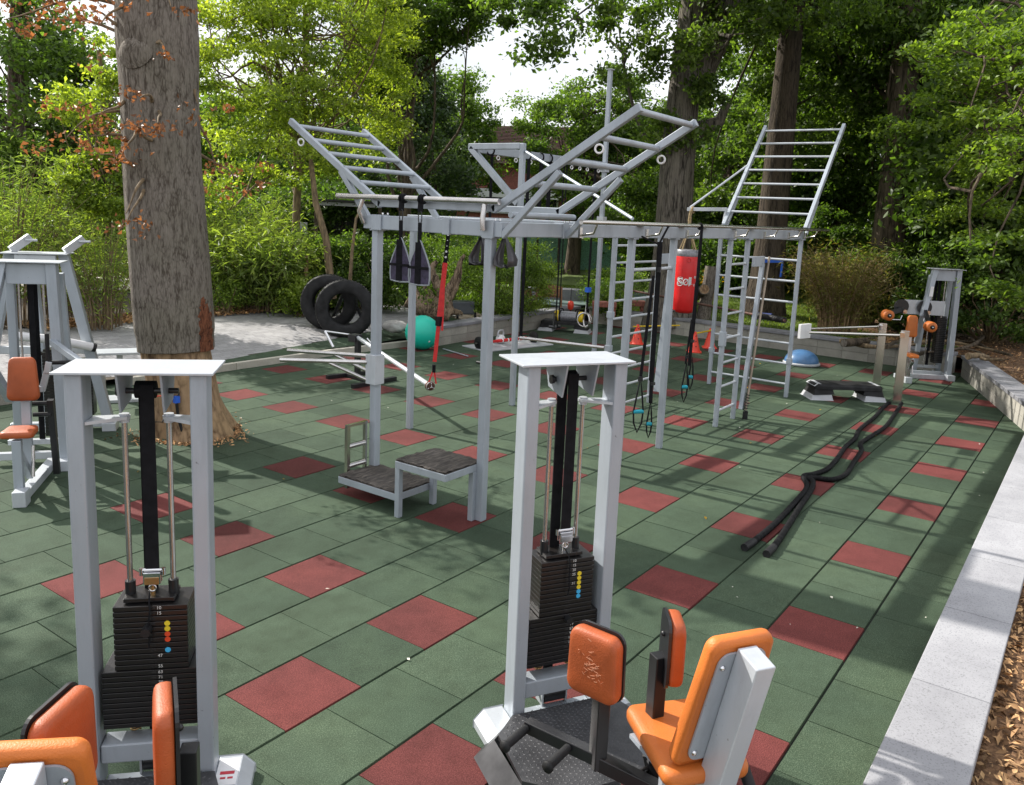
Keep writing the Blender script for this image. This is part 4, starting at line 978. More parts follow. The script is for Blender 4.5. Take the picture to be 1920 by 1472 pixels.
# red sling holding the end of the barbell
t = thing('red_sling', 'bright red webbing sling holding up the end of the slanting bar', 'sling', (5.1, 2.92, 1.6))
top = Vector((5.11, 2.94, 2.35)); e = Vector((4.86, 2.92, .50)); mid = top.lerp(e, .235)
b_ = B(); wd(b_, top, mid, .046, .012); b_.build('black_strap', WEBB, t)
b_ = B()
for s in (.22, .37, .52, .67, .82):
    p = top.lerp(mid, s)-Vector((.012, .008, 0)); b_.cyl(p, p-Vector((.006, .004, 0)), .013 if s not in (.37, .52) else .006, 12)
each(b_, 'eyelet', WHITEP, t)
b_ = B(); wd(b_, mid+Vector((0, 0, .01)), top.lerp(e, .60), .058, .01); wd(b_, top.lerp(e, .58), top.lerp(e, .86), .046, .01); wd(b_, top.lerp(e, .26), top.lerp(e, .66)+Vector((.03, -.04, 0)), .025, .006)
f = top.lerp(e, .90); wd(b_, f, e+Vector((.035, -.03, .0)), .018, .006); wd(b_, f, e+Vector((-.035, .03, 0)), .018, .006); b_.build('red_strap', REDW, t)
b_ = B(); p = top.lerp(e, .60); b_.box(p, (.06, .06, .11)); b_.cyl(f+Vector((0, 0, .04)), f-Vector((0, 0, .05)), .022, 10); each(b_, 'sleeve', WEBB, t)
# barbell lying from the stand to the sling
t = thing('slanting_bar', 'bright steel bar slanting from the black stand to the red sling', 'bar', (5.4, 4.1, .5)); s0 = Vector((6.05, 5.5, .64)); s1 = Vector((4.86, 2.96, .47))
b_ = B(); b_.cyl(s0, s1, .030, 16); b_.build('shaft', PAINTL, t); b_ = B(); dd = (s1-s0).normalized(); b_.lathe(s1+dd*.01, [(.001, -.05), (.045, -.045), (.058, -.02), (.06, .0), (.052, .03), (.03, .045), (.001, .05)], 24, 0, dd); b_.build('end_cap', RUST, t)
b_ = B(); q = s1+dd*.045; _, a_, t_ = basis(dd)
for k in range(3): an = R(90+120*k); b_.bar(q+dd*.012, q+(a_*math.cos(an)+t_*math.sin(an))*.045, .009, .009)
b_.torus(q-dd*.012, .052, .004, dd, 20, 6); b_.build('cap_mark', WHITEP, t)
t = thing('pivot_stand', 'small black steel stand with chrome handles under the slanting bar', 'stand', (6.0, 5.4, 0))
b_ = B(); b_.bb((5.965, 5.365, .05), (6.035, 5.435, .60)); b_.build('post', BLACKP, t, bev=.004)
b_ = B(); b_.bar((5.72, 5.75, .03), (6.42, 5.62, .03), .07, .06); b_.bar((5.55, 5.02, .03), (6.40, 5.02, .03), .07, .06); b_.bar((6.05, 5.68, .035), (5.95, 5.05, .035), .06, .05); b_.build('foot', BLACKP, t, bev=.004)
b_ = B(); b_.box((6.02, 5.48, .62), (.14, .16, .11)); b_.build('head', BLACKP, t, bev=.008)
b_ = B(); b_.cyl((6.0, 5.56, .66), (5.86, 5.95, .68), .014, 8); b_.cyl((5.86, 5.95, .68), (5.82, 5.72, .47), .02, 10); b_.cyl((6.12, 5.34, .62), (6.2, 5.2, .45), .016, 10); each(b_, 'handle', CHROME, t)

# straps and rings hanging from the top beam
def long_strap(x, z, w, label, double=False, y=3.56, rings=False, blue=False, handles=False):
    t = thing('long_strap', label, 'strap', (x, y, 2), 0, 'black straps hanging from the top beam'); b_ = B()
    b_.torus((x, y-.0, 3.36), .064, .012, (1, 0, 0), 20, 6); wd(b_, (x, y-.03, 3.31), (x, y-.02, z), w, .012)
    if double: wd(b_, (x+.05, y-.05, 3.30), (x+.045, y-.05, z+.1), w*.8, .012)
    b_.build('webbing', WEBB, t)
    if rings:
        for s in (-1, 1):
            b_ = B(); b_.torus((x+.03*s, y+.04*s, z-.17), .115, .014, (.75, .5*s, 0), 32, 8); b_.build('ring', STEEL, t)
            b_ = B(); b_.tube([(x, y, z+.1), (x+.02*s, y, z-.06)], .008, 6); b_.build('cord', STEEL, t)
    if blue: b_ = B(); b_.box((x, y-.02, 1.34), (.09, .07, .08)); b_.build('blue_tape', BLUE, t)
    if handles:
        for s in (-1, 1):
            b_ = B(); b_.tube([(x+.02*s, y, z+.12), (x+.05*s+.02, y, z-.12), (x+.05*s-.03, y-.05, z-.12), (x+.02*s, y, z+.12)], .011, 6); b_.cyl((x+.06*s, y+.06, z-.1), (x+.06*s, y-.08, z-.1), .022, 12); b_.build('grip', BLACKP, t)
long_strap(6.64, .55, .04, 'long black strap reaching low behind the front post', handles=True)
long_strap(7.50, .70, .05, 'black strap hanging directly behind the tall outrigger post')
long_strap(7.82, 2.45, .06, 'left of the two short dark straps looped over the top beam')
long_strap(8.05, 2.45, .06, 'right of the two short dark straps looped over the top beam')
long_strap(8.43, .90, .022, 'thin pair of black straps ending in handles beside the yellow bag', True, handles=True)
long_strap(9.36, 1.0, .035, 'black strap with blue tape carrying steel gym rings', rings=True, blue=True)
# red punching bag
t = thing('punching_bag', 'red cylindrical punching bag with white letters hanging on rope', 'punching bag', (9.88, 2.04, 1.07))
cx, cy = 9.88, 2.05
b_ = B(); b_.lathe((cx, cy, 0), [(.001, 1.075), (.10, 1.078), (.155, 1.10), (.178, 1.15), (.182, 1.35), (.184, 1.7), (.182, 1.99), (.178, 2.0)], 40); b_.build('body', REDB, t)
b_ = B(); b_.lathe((cx, cy, 0), [(.183, 1.985), (.186, 2.0), (.184, 2.075), (.172, 2.09), (.10, 2.08), (.001, 2.075)], 40); b_.build('top_band', SILV, t)
b_ = B()
for k in range(4):
    a = R(45+90*k+35); e_ = (cx+.165*math.cos(a), cy+.165*math.sin(a), 2.06); b_.tube([e_, (cx+.02*math.cos(a), cy+.02*math.sin(a), 2.40)], .011, 7)
b_.tube([(cx, cy, 2.38), (cx, cy+.01, 2.55), (cx-.01, cy, 2.70)], [.016, .03, .02], 8); b_.torus((9.95, 2.05, 2.71), .04, .02, (0, 1, 0), 16, 8); b_.build('rope', HEMP, t)
va = math.atan2(CAM[1]-cy, CAM[0]-cx)
def on_bag(name, s, size, ang, z, bold=.004):
    o = text_part(name, s, size, INK, t, Matrix.Identity(4), .0005, bold=bold)
    for v in o.data.vertices:      # wrap the letters round the bag
        a = va+ang+v.co.x*1.18/.186; r_ = .1862+v.co.z; v.co = Vector((cx+r_*math.cos(a), cy+r_*math.sin(a), z+v.co.y))-t.location
on_bag('lettering', 'S', .18, -.50, 1.585, .010); on_bag('lettering', 'L', .18, .52, 1.585, .010); on_bag('lettering', '®', .05, .86, 1.66, .001)
b_ = B(); a0 = va+.02; 
pts = []
for i in range(24):
    q = 2*math.pi*i/24; aa = a0+.030*math.cos(q)/.186*1.15; pts.append((cx+.187*math.cos(aa), cy+.187*math.sin(aa), 1.585+.045*math.sin(q)))
b_.tube(pts, .009, 6, closed=True); b_.tube([(cx+.187*math.cos(a0-.2), cy+.187*math.sin(a0-.2), 1.545), (cx+.188*math.cos(a0+.2), cy+.188*math.sin(a0+.2), 1.635)], .007, 6); b_.build('emblem', INK, t)
b_ = B(); a0 = va+.15; p = Vector((cx+.184*math.cos(a0), cy+.184*math.sin(a0), 1.93)); b_.torus(p, .03, .007, (math.cos(a0), math.sin(a0), 0), 18, 6); b_.build('patch', REDW, t)

# ================================================================ FLOOR THINGS
t = thing('gym_ball', 'large turquoise exercise ball on the floor by the block wall', 'exercise ball', (8.73, 6.62, 0)); b_ = B(); b_.sphere((8.73, 6.62, .315), .315, 56, 0, 1.0); b_.build('ball', TEAL, t)
b_ = B(); c = Vector((8.73, 6.62, .315)); dv = Vector((-.3, -.75, -.35)).normalized(); b_.lathe(c+dv*.313, [(.018, -.004), (.018, .004), (.001, .006)], 16, 0, dv); b_.build('plug', WHITEP, t)
def cone(label, x, y, s=1):
    t = thing('traffic_cone', label, 'cone', (x, y, 0), 0, 'orange red cones by the far wall'); b_ = B()
    b_.lathe((x, y, 0), [(.13, .012), (.115, .03), (.028, .385), (.026, .40), (.02, .40)], 28); b_.build('body', CONE, t)
    b_ = B(); b_.prism(rrect(.29, .29, .05), .014, 0, Matrix.Translation((x, y, 0)) @ Matrix.Rotation(.5, 4, 'Z')); b_.build('base', CONE, t)
    b_ = B()
    for z in (.12, .22, .32):
        r_ = .115-.245*(z-.03); 
        for k in range(4): a = va2+R(90*k+20); b_.lathe((x+(r_+.001)*math.cos(a), y+(r_+.001)*math.sin(a), z), [(.012, 0), (.012, .003), (.001, .003)], 10, 0, (math.cos(a), math.sin(a), .3))
    each(b_, 'hole', INKB, t)
va2 = math.atan2(-7, -15)
cone('single cone standing left of the other two behind the ladder posts', 12.65, 4.28); cone('nearest cone standing below the red punching bag', 12.66, 3.02); cone('cone half hidden behind the ladder rungs', 13.42, 3.02)
for lab, p, q in (('yellow bar on the single left cone', (12.55, 4.33, .36), (13.5, 3.75, .37)), ('yellow bar joining the two right cones', (12.62, 3.05, .355), (13.5, 3.0, .36))):
    t = thing('hurdle_bar', lab, 'bar', p); b_ = B(); b_.cyl(p, q, .014, 10); b_.build('pole', YEL, t)
def stepboard(label, c, rz, L=1.04, W=.38, H=.235, ends=True, feet='grey'):
    t = thing('step_board', label, 'step', c, rz, 'aerobic steps'); b_ = B()
    # top deck with chamfered rim
    o1 = rrect(L-.08, W-.06, .05); o2 = rrect(L, W, .06); n = len(o1)
    vs = [(x, y, H) for x, y in o1]+[(x, y, H-.03) for x, y in o2]+[(x*1.01, y*1.02, H-.075) for x, y in o2]+[(x*.98, y*.94, H-.075) for x, y in o2]
    b_.add(vs, [tuple(range(n))]+[(k*n+j, (k+1)*n+j, (k+1)*n+(j+1) % n, k*n+(j+1) % n) for k in range(3) for j in range(n)]+[tuple(range(4*n-1, 3*n-1, -1))])
    b_.build('deck', BLACKR, t, False)
    for s in (-1, 1):
        b_ = B(); x0, x1 = s*(L/2-.30), s*(L/2+.015); b_.add([(x0, -W/2, .09), (x1, -W/2-.01, .075), (x1, W/2+.01, .075), (x0, W/2, .09), (x0*1.1, -W/2+.02, H-.07), (s*(L/2-.02), -W/2+.02, H-.04), (s*(L/2-.02), W/2-.02, H-.04), (x0*1.1, W/2-.02, H-.07)], [(0, 1, 2, 3), (4, 5, 6, 7), (0, 1, 5, 4), (1, 2, 6, 5), (2, 3, 7, 6), (3, 0, 4, 7)]); b_.build('leg', BLACKR, t, False, bev=.01)
        b_ = B(); x0, x1 = s*(L/2-.26), s*(L/2+.055); b_.add([(x0-s*.02, -W/2-.03, 0), (x1, -W/2-.03, 0), (x1, W/2+.03, 0), (x0-s*.02, W/2+.03, 0), (x0, -W/2-.005, .088), (s*(L/2+.025), -W/2-.005, .076), (s*(L/2+.025), W/2+.005, .076), (x0, W/2+.005, .088)], [(0, 1, 2, 3), (4, 5, 6, 7), (0, 1, 5, 4), (1, 2, 6, 5), (2, 3, 7, 6), (3, 0, 4, 7)]); b_.build('riser', LGREY, t, False, bev=.01)
        if ends:
            b_ = B(); b_.add([(s*(L/2-.10), -W/2+.03, H+.0015), (s*(L/2-.045), -W/2+.03, H+.0015), (s*(L/2-.045), W/2-.03, H+.0015), (s*(L/2-.10), W/2-.03, H+.0015), (s*(L/2+.006), -W/2+.01, H-.035), (s*(L/2+.006), W/2-.01, H-.035)], [(0, 1, 2, 3), (1, 4, 5, 2)]); b_.build('end_band', LGREY, t, False)
    return t
t = stepboard('black and grey step board near the battle ropes', (10.42, -.42, 0), math.atan2(-.80, .62))
M = Matrix.Translation((-.0, .0, .2015)) @ Matrix.Rotation(0, 4, 'Z'); text_part('lettering', 'AEROBIC STEP', .075, LGREY, t, M)
t = stepboard('grey step board carrying the yellow ended bag by the far corner', (12.98, 6.26, 0), math.atan2(-.85, .35), ends=False)
t = thing('sand_bag', 'grey cylindrical weight bag with yellow ends lettered 22', 'weight bag', (12.95, 6.22, .2)); c = Vector((13.02, 6.18, .325)); dr = Vector((.22, -.62, 0)).normalized()
b_ = B(); b_.cyl(c-dr*.24, c+dr*.24, .122, 30); b_.build('body', SILV, t)
for s in (-1, 1):
    b_ = B(); b_.lathe(c+dr*.22*s, [(.126, 0), (.13, .03), (.13, .08), (.118, .105), (.001, .11)], 30, 0, dr*s); b_.build('end_cap', YEL, t)
    b_ = B(); b_.torus(c+dr*.19*s, .128, .012, dr, 28, 8); p = c+dr*.19*s+Vector((0, 0, .12)); b_.tube([p-dr*.06, p-dr*.04+Vector((0, 0, .05)), p+dr*.04+Vector((0, 0, .05)), p+dr*.06], .012, 7); b_.build('handle', WEBB, t)
_, a_, t_ = basis(dr); xx = Vector((0, 0, 1)).cross(dr).normalized()
text_part('lettering', '22', .17, INKB, t, frame(c+dr*.332-Vector(t.location), xx, Vector((0, 0, 1)), dr) @ Matrix.Rotation(R(-28), 4, 'Z'), .001, bold=.006)
t = thing('balance_dome', 'half round blue balance dome flat side down by the far wall', 'balance trainer', (12.95, 1.0, 0)); b_ = B(); b_.lathe((12.95, 1.0, 0), [(.31*math.cos(R(a)), .055+.225*math.sin(R(a))) for a in range(0, 90, 6)]+[(.001, .28)], 44); b_.build('dome', BLUEB, t)
b_ = B(); b_.lathe((12.95, 1.0, 0), [(.001, 0), (.30, 0), (.335, .012), (.335, .045), (.315, .058), (.30, .055)], 44); b_.build('base', LGREY, t)
t = thing('exercise_mat', 'flat grey mat lying before the block wall', 'mat', (10.2, 5.95, 0)); b_ = B(); b_.prism(rrect(1.75, .75, .05), .014, 0, Matrix.Translation((10.35, 5.85, .002)) @ Matrix.Rotation(R(-12), 4, 'Z')); b_.build('pad', LGREY, t)
def kettle(lab, x, y, z=.016):
    t = thing('kettlebell', lab, 'kettlebell', (x, y, z), 0, 'pale kettlebells on the grey mat'); b_ = B(); b_.sphere((x, y, z+.09), .095, 24, 0, .93); b_.build('body', WHITEP, t)
    b_ = B(); b_.tube([(x-.075, y, z+.14), (x-.09, y, z+.21), (x-.06, y, z+.26), (x+.06, y, z+.26), (x+.09, y, z+.21), (x+.075, y, z+.14)], [.018, .017, .017, .017, .017, .018], 12); b_.build('handle', LGREY, t)
kettle('pale kettlebell standing left behind the red bar', 10.0, 6.12); kettle('pale kettlebell standing right behind the red bar', 10.35, 6.05)
t = thing('wheeled_bar', 'short red sleeved bar with a black wheel at each end on the grey mat', 'wheeled bar', (10.2, 5.7, 0)); p = Vector((9.55, 5.95, .12)); q = Vector((11.0, 5.72, .12)); dr = (q-p).normalized()
b_ = B(); b_.cyl(p-dr*.08, q+dr*.08, .018, 10); b_.build('axle', STEEL, t)
b_ = B(); b_.cyl(p.lerp(q, .22), p.lerp(q, .32), .028, 12); b_.cyl(p.lerp(q, .32), p.lerp(q, .85), .032, 14); each(b_, 'sleeve', REDW, t)
b_ = B(); 
for k in range(5): a = .40+.1*k; b_.cyl(p.lerp(q, a), p.lerp(q, a+.02), .034, 14)
b_.build('band', WHITEP, t)
for e_ in (p, q): b_ = B(); b_.lathe(e_, [(.03, -.03), (.10, -.03), (.12, -.012), (.12, .012), (.10, .03), (.03, .03)], 30, 0, dr); b_.torus(e_+dr*.0, .085, .012, dr, 24, 6); b_.build('wheel', BLACKR, t)
t = thing('thin_rod', 'thin pale blue rod lying on the floor beside the grey mat', 'rod', (9.3, 6.1, 0)); b_ = B(); b_.cyl((9.0, 6.35, .02), (8.75, 5.55, .02), .011, 8); b_.build('rod', PIPING, t)
# battle ropes
def cr(pts, n=7):
    P = [Vector(p) for p in pts]; P = [P[0]]+P+[P[-1]]; o = []
    for i in range(1, len(P)-2):
        for k in range(n):
            t_ = k/n; a, b0, c, d = P[i-1:i+3]; o.append(.5*((2*b0)+(-a+c)*t_+(2*a-5*b0+4*c-d)*t_*t_+(-a+3*b0-3*c+d)*t_**3))
    return o+[P[-2]]
def gz(px, row, z=.028):
    q = RT*(px-PX0)/FPX-UP*(row-PY0)/FPX+FW; s = (z-CAM[2])/q[2]; v = CAM+q*s; return (v[0], v[1], z)
def brope(lab, pix):
    pts = [gz(*p) for p in pix]; t = thing('battle_rope', lab, 'battle rope', pts[0], 0, 'black battle ropes')
    c = cr(pts, 22); n = len(c); b_ = B(); b_.tube(c, [.026*(1+.09*math.sin(i*1.6)) for i in range(n)], 12); b_.build('rope', ROPE, t)
    b_ = B(); p = Vector(c[0]); d = (Vector(c[9])-p).normalized(); b_.cyl(p-d*.015, p+d*.16, .031, 14); b_.build('end_sleeve', BLACKR, t)
brope('battle rope whose end lies further left', [(1397, 1026), (1420, 1010), (1455, 980), (1490, 943), (1510, 920), (1513, 908), (1507, 893), (1525, 889), (1550, 880), (1568, 862), (1585, 838), (1603, 822), (1612, 805), (1640, 782), (1658, 762), (1668, 755, .06)])
brope('battle rope whose end lies further right', [(1438, 1038), (1455, 1020), (1478, 985), (1500, 950), (1520, 920), (1524, 903, .045), (1515, 897, .045), (1530, 896), (1560, 899), (1585, 890), (1600, 868), (1615, 845), (1613, 832), (1630, 820), (1660, 800), (1675, 780), (1686, 764), (1690, 756, .06)])
# dip station with flat steel uprights
t = thing('parallel_bars', 'parallel bars on two brushed steel uprights beside the tall ladder', 'parallel bars', (11, -.8, 0))
for (x, y, z) in ((12.05, -.53, 1.02), (10.71, -1.12, 1.09)):
    b_ = B(); b_.box((x, y, z/2), (.06, .12, z), R(20)); b_.build('upright', STEELD, t, bev=.004)
    b_ = B(); b_.box((x-.09, y+.02, z-.06), (.07, .07, .08), R(20)); b_.build('clamp', CHROME, t, bev=.004)
for a, c in (((12.0, -.50, .97), (10.5, .30, .965)), ((10.64, -1.08, 1.02), (10.2, .12, .96))):
    b_ = B(); b_.cyl(a, c, .021, 12); b_.build('rail', STEELD, t)
b_ = B(); b_.box((10.3, .22, .96), (.26, .05, .22), R(-18)); b_.build('end_plate', WHITEP, t, bev=.004)
# tyres
def tyre(label, c, axis, Ro, W, grp=None):
    t = thing('tyre', label, 'tyre', (c[0], c[1], c[2]-Ro), 0, grp); b_ = B(); h = W/2; Ri = Ro*.56
    prof = [(Ri, -h*.72), (Ri*1.04, -h*.86), (Ri*1.18, -h*.98), (Ro*.82, -h), (Ro*.94, -h*.92), (Ro*.985, -h*.78), (Ro, -h*.6)]
    prof += [(Ro, -h*.3), (Ro*.975, -h*.28), (Ro*.975, -h*.22), (Ro*1.003, -h*.2), (Ro*1.003, h*.2), (Ro*.975, h*.22), (Ro*.975, h*.28), (Ro, h*.3)]
    prof += [(a, -z) for a, z in reversed(prof[:7])]+[(Ri*1.02, h*.62), (Ri*1.12, h*.4), (Ro*.88, 0), (Ri*1.12, -h*.4), (Ri*1.02, -h*.62), (Ri, -h*.72)]
    b_.lathe(c, prof, 64, 0, axis); b_.build('tread', BLACKR, t)
    b_ = B(); d, a_, t_ = basis(axis)
    for k in range(56):
        an = 2*math.pi*k/56
        for s in (-1, 1):
            p = Vector(c)+d*s*h*.62+(a_*math.cos(an)+t_*math.sin(an))*Ro*.992; q = Vector(c)+d*s*h*.34+(a_*math.cos(an+.04)+t_*math.sin(an+.04))*Ro*1.008
            b_.bar(p, q, .03, .014, 0, up=p-Vector(c))
    b_.build('lug', BLACKR, t); return t
ax = Vector((-.70, -.70, .06))
tyre('big truck tyre standing in front on the paved path', (8.05, 7.92, .66), ax, .53, .26, 'truck tyres standing on the path')
tyre('big truck tyre standing behind and left of the front one', (8.18, 8.50, .72), Vector((-.80, -.60, .04)), .52, .30, 'truck tyres standing on the path')
tyre('worn truck tyre lying on the lawn beside the driftwood', (12.3, 10.6, .62), Vector((.75, -.35, .55)), .42, .42)
t = thing('bar_rack', 'black angled steel rack seen through the front tyre', 'rack', (8.6, 8.45, .2)); b_ = B()
for a, c in (((8.72, 8.6, .22), (8.72, 8.6, .98)), ((8.4, 8.75, .22), (8.68, 8.62, .95)), ((8.95, 8.35, .22), (8.76, 8.58, .95))): b_.bar(a, c, .05, .05)
b_.bar((8.35, 8.8, .25), (9.0, 8.3, .25), .06, .04); b_.build('frame', BLACKP, t)
b_ = B(); b_.bar((8.69, 8.55, .30), (8.69, 8.55, .92), .02, .02); b_.bar((8.42, 8.68, .25), (8.64, 8.57, .85), .014, .014); b_.build('edge', STEELD, t)
# ================================================================ MACHINES
def tread_mat():
    m, nt, b, o = new_mat('tread_plate')
    n = noise(nt, 5, 5); r = ramp(nt, n.outputs[0], [(.3, (.035, .035, .038)), (.7, (.11, .11, .115))]); nt.links.new(r.outputs[0], b.inputs['Base Color'])
    b.inputs['Metallic'].default_value = .6; b.inputs['Roughness'].default_value = .42; return m
TREAD = tread_mat()
def LM(ox, oy, oz, x, y, z): return frame(Vector((ox, oy, oz)), Vector(x).normalized(), Vector(y).normalized(), Vector(z).normalized())
KG = [10, 15, 20, 25, 28, 31, 35, 39, 43, 47, 51, 55, 63, 71, 79, 87, 95, 103, 111, 119]
def leg_machine(label, loc, ang, dots, adductor, num):
    bx = 0 if adductor else -.11
    t = thing('leg_press_tower', label, 'gym machine', (*loc, 0), ang, 'seated thigh machines'); t.name = 'thigh_machine'
    def ob(b_, nm, m, par=None, bev=0): return b_.build(nm, m, par or t, False, bev)
    b_ = B(); b_.bb((-.005, -.055, 1.862), (.585, .245, 1.872)); ob(b_, 'top_plate', PAINTL, bev=.002)
    for x0, x1 in ((.033, .098), (.490, .555)):
        b_ = B(); b_.bb((x0, -.030, .06), (x1, .092, 1.8615)); ob(b_, 'upright', PAINT, bev=.008)
    b_ = B(); b_.bb((.1005, -.01, .18), (.4895, .09, .265)); b_.bb((.1005, -.03, .0), (.4895, .08, .07)); ob(b_, 'cross_beam', PAINT, bev=.006)
    for s, x in ((-1, .033), (1, .555)):
        b_ = B(); p = [(0, 0, .0), (.15*s, 0, 0), (.15*s, 0, .04), (.10*s, 0, .09), (0, 0, .09)]
        vs = [(x+a, y, c) for y in (-.10, .11) for a, _, c in p]; b_.add(vs, [(0, 1, 2, 3, 4), (9, 8, 7, 6, 5)]+[(i, (i+1) % 5, 5+(i+1) % 5, 5+i) for i in range(5)]); ob(b_, 'foot', PAINTL, bev=.005)
    if not adductor:
        b_ = B(); b_.add([(.56, -.09, .0915), (.65, -.09, .0915), (.65, .09, .0915), (.56, .09, .0915)], [(0, 1, 2, 3)]); st = ob(b_, 'sticker', WHITEP)
        b_ = B(); b_.bb((.575, -.02, .092), (.635, .0, .0928)); b_.bb((.58, -.05, .092), (.602, -.038, .0928)); b_.bb((.61, -.05, .092), (.632, -.038, .0928)); ob(b_, 'print', INKR, st)
    # guide rods and their brackets
    for x, xp, s in ((.215, .10, 1), (.385, .49, -1)):
        b_ = B(); b_.cyl((x, .09, .27), (x, .09, 1.665), .0115, 14); ob(b_, 'guide_rod', STEEL)
        b_ = B(); b_.add([(xp, -.02, 1.655), (xp, .085, 1.655), (x+.018*s, .112, 1.655), (x+.024*s, .09, 1.655), (x+.016*s, .068, 1.655), (xp, -.02, 1.668), (xp, .085, 1.668), (x+.018*s, .112, 1.668), (x+.024*s, .09, 1.668), (x+.016*s, .068, 1.668)], [(4, 3, 2, 1, 0), (5, 6, 7, 8, 9)]+[(i, (i+1) % 5, 5+(i+1) % 5, 5+i) for i in range(5)]); b_.cyl((x, .09, 1.64), (x, .09, 1.676), .02, 14); ob(b_, 'rod_bracket', PAINTL)
        b_ = B(); b_.cyl((x, .09, .885), (x, .09, .955), .021, 16); ob(b_, 'rod_sleeve', BLACKP)
        b_ = B(); pts = [(x+.019*math.cos(i*.7), .09+.019*math.sin(i*.7), .268+.065*i/50) for i in range(51)]; b_.tube(pts, .004, 6); ob(b_, 'spring', BRASS)
    # weight stack
    st = B(); st.bb((.20, .03, .882), (.40, .15, .900)); st = ob(st, 'weight_stack', BLACKI, bev=.002)
    zt = .88
    up_ = B(); up_.bb((.165, .005, 0), (.455, .175, .0200)); u0 = ob(up_, 'weight_plate', BLACKI, st, bev=.0018)
    lo_ = B(); lo_.bb((.113, .0, 0), (.487, .185, .0200)); l0 = ob(lo_, 'weight_plate', BLACKI, st, bev=.0018)
    for i in range(12):
        o = u0 if i == 0 else u0.copy()
        if i: col.objects.link(o)
        o.location = (0, 0, zt-.0238*(i+1))
    for i in range(11):
        o = l0 if i == 0 else l0.copy()
        if i: col.objects.link(o)
        o.location = (0, 0, zt-.0238*(i+13))
    b_ = B()
    for i in range(20):
        z = zt-.0238*(i+.5)-.001; b_.cyl((.318, .0052 if i < 12 else .0002, z), (.318, .0035 if i < 12 else -.0012, z), .0048, 10)
        b_.bb((.308, .0035 if i < 12 else -.0013, z-.0035), (.328, .0048 if i < 12 else 0, z+.0035))
    each(b_, 'pin_hole', INKB, st, False)
    for i in range(20):
        z = zt-.0238*(i+.5)-.001
        if i in num: text_part('number', str(KG[i]), .0195, INK, st, LM(.344, .0040 if i < 12 else -.001, z, (1, 0, 0), (0, 0, 1), (0, -1, 0)), .0003)
    for i, m in dots:
        z = zt-.0238*(i+.5); b_ = B(); b_.cyl((.375, .0048, z), (.375, .0028, z), .0115, 18); ob(b_, 'sticker', m, st)
    b_ = B(); b_.cyl((.30, -.0, zt-.10), (.30, -.045, zt-.10), .019, 16) if not adductor else b_.cyl((.318, -.0, zt-.31), (.318, -.035, zt-.31), .018, 16)
    each(b_, 'selector_pin', BLACKP, st, False)
    b_ = B(); pts = [(.302, .04, .925), (.308, .0, .90), (.312, -.012, .86), (.306, -.02, .80), (.31, -.02, .74), (.305, -.015, .70)]; b_.tube(pts, .0035, 6)
    ob(b_, 'pin_cord', WEBB, st)
    # belts, buckle, pulleys
    b_ = B(); b_.bb((.285, .055, 1.0), (.338, .062, 1.80)); b_.bb((.262, .125, .10), (.315, .133, 1.80)); b_.cyl((.262, .094, 1.775), (.338, .094, 1.775), .036, 20); ob(b_, 'belt', WEBB)
    b_ = B(); b_.bb((.277, .040, .955), (.345, .052, 1.005)); b_.bb((.277, .066, .955), (.345, .076, 1.005)); b_.cyl((.268, .058, 1.012), (.354, .058, 1.012), .008, 10); b_.cyl((.268, .058, .99), (.268, .058, 1.02), .009, 8); b_.cyl((.354, .058, .99), (.354, .058, 1.02), .009, 8); b_.torus((.311, .05, .935), .014, .004, (0, 1, 0), 16, 6); ob(b_, 'buckle', CHROME, bev=.002)
    b_ = B(); b_.bb((.283, .037, .955), (.339, .0395, .985)); b_.cyl((.311, .058, .90), (.311, .058, .955), .010, 10); ob(b_, 'buckle_tongue', BRASS if not adductor else CHROME)
    for x in (.226, .388):
        b_ = B(); b_.add([(x-.004, -.045, 1.861), (x-.004, .20, 1.861), (x-.004, .15, 1.725), (x-.004, .0, 1.70), (x+.004, -.045, 1.861), (x+.004, .20, 1.861), (x+.004, .15, 1.725), (x+.004, .0, 1.70)], [(0, 1, 2, 3), (7, 6, 5, 4), (0, 4, 5, 1), (1, 5, 6, 2), (2, 6, 7, 3), (3, 7, 4, 0)]); ob(b_, 'pulley_plate', PAINT)
    b_ = B(); b_.cyl((.20, .07, 1.775), (.43, .07, 1.775), .012, 10); b_.cyl((.195, .07, 1.775), (.21, .07, 1.775), .022, 8); ob(b_, 'pulley_axle', BLACKP)
    b_ = B(); b_.bb((.232, .06, .07), (.242, .14, .18)); b_.bb((.365, .06, .07), (.375, .14, .18)); o = ob(b_, 'pulley_fork', PAINTL, bev=.002)
    b_ = B(); b_.cyl((.246, .10, .115), (.361, .10, .115), .045, 22); b_.cyl((.215, .10, .12), (.395, .10, .12), .012, 8); ob(b_, 'pulley', BLACKP, o)
    # base frame, tread plate foot rest
    b_ = B(); b_.bb((.27, -1.45, .02), (.35, -.032, .09)); b_.bb((.06, -1.46, .0), (.60, -1.38, .07)); b_.bb((.30, -1.0, .095), (.36, -.90, .43)); ob(b_, 'base_frame', PAINTL, bev=.005)
    o1 = [(.02, -.05), (-.10, -.17), (-.12, -.50), (.05, -.64), (.46, -.64), (.66, -.36), (.56, -.05)]
    b_ = B(); b_.prism(o1, .02, 0, Matrix.Translation((0, 0, .115)))
    b_.add([(-.12, -.17, .115), (-.12, -.50, .115), (-.20, -.52, .01), (-.20, -.12, .01), (.02, -.05, .115), (-.06, .0, .01)], [(0, 1, 2, 3), (4, 0, 3, 5)])
    b_.add([(-.12, -.50, .115), (.05, -.64, .115), (.02, -.76, .01), (-.20, -.56, .01), (.46, -.64, .115), (.47, -.76, .01)], [(0, 1, 2, 3), (1, 4, 5, 2)])
    fp = ob(b_, 'foot_plate', TREAD)
    b_ = B()
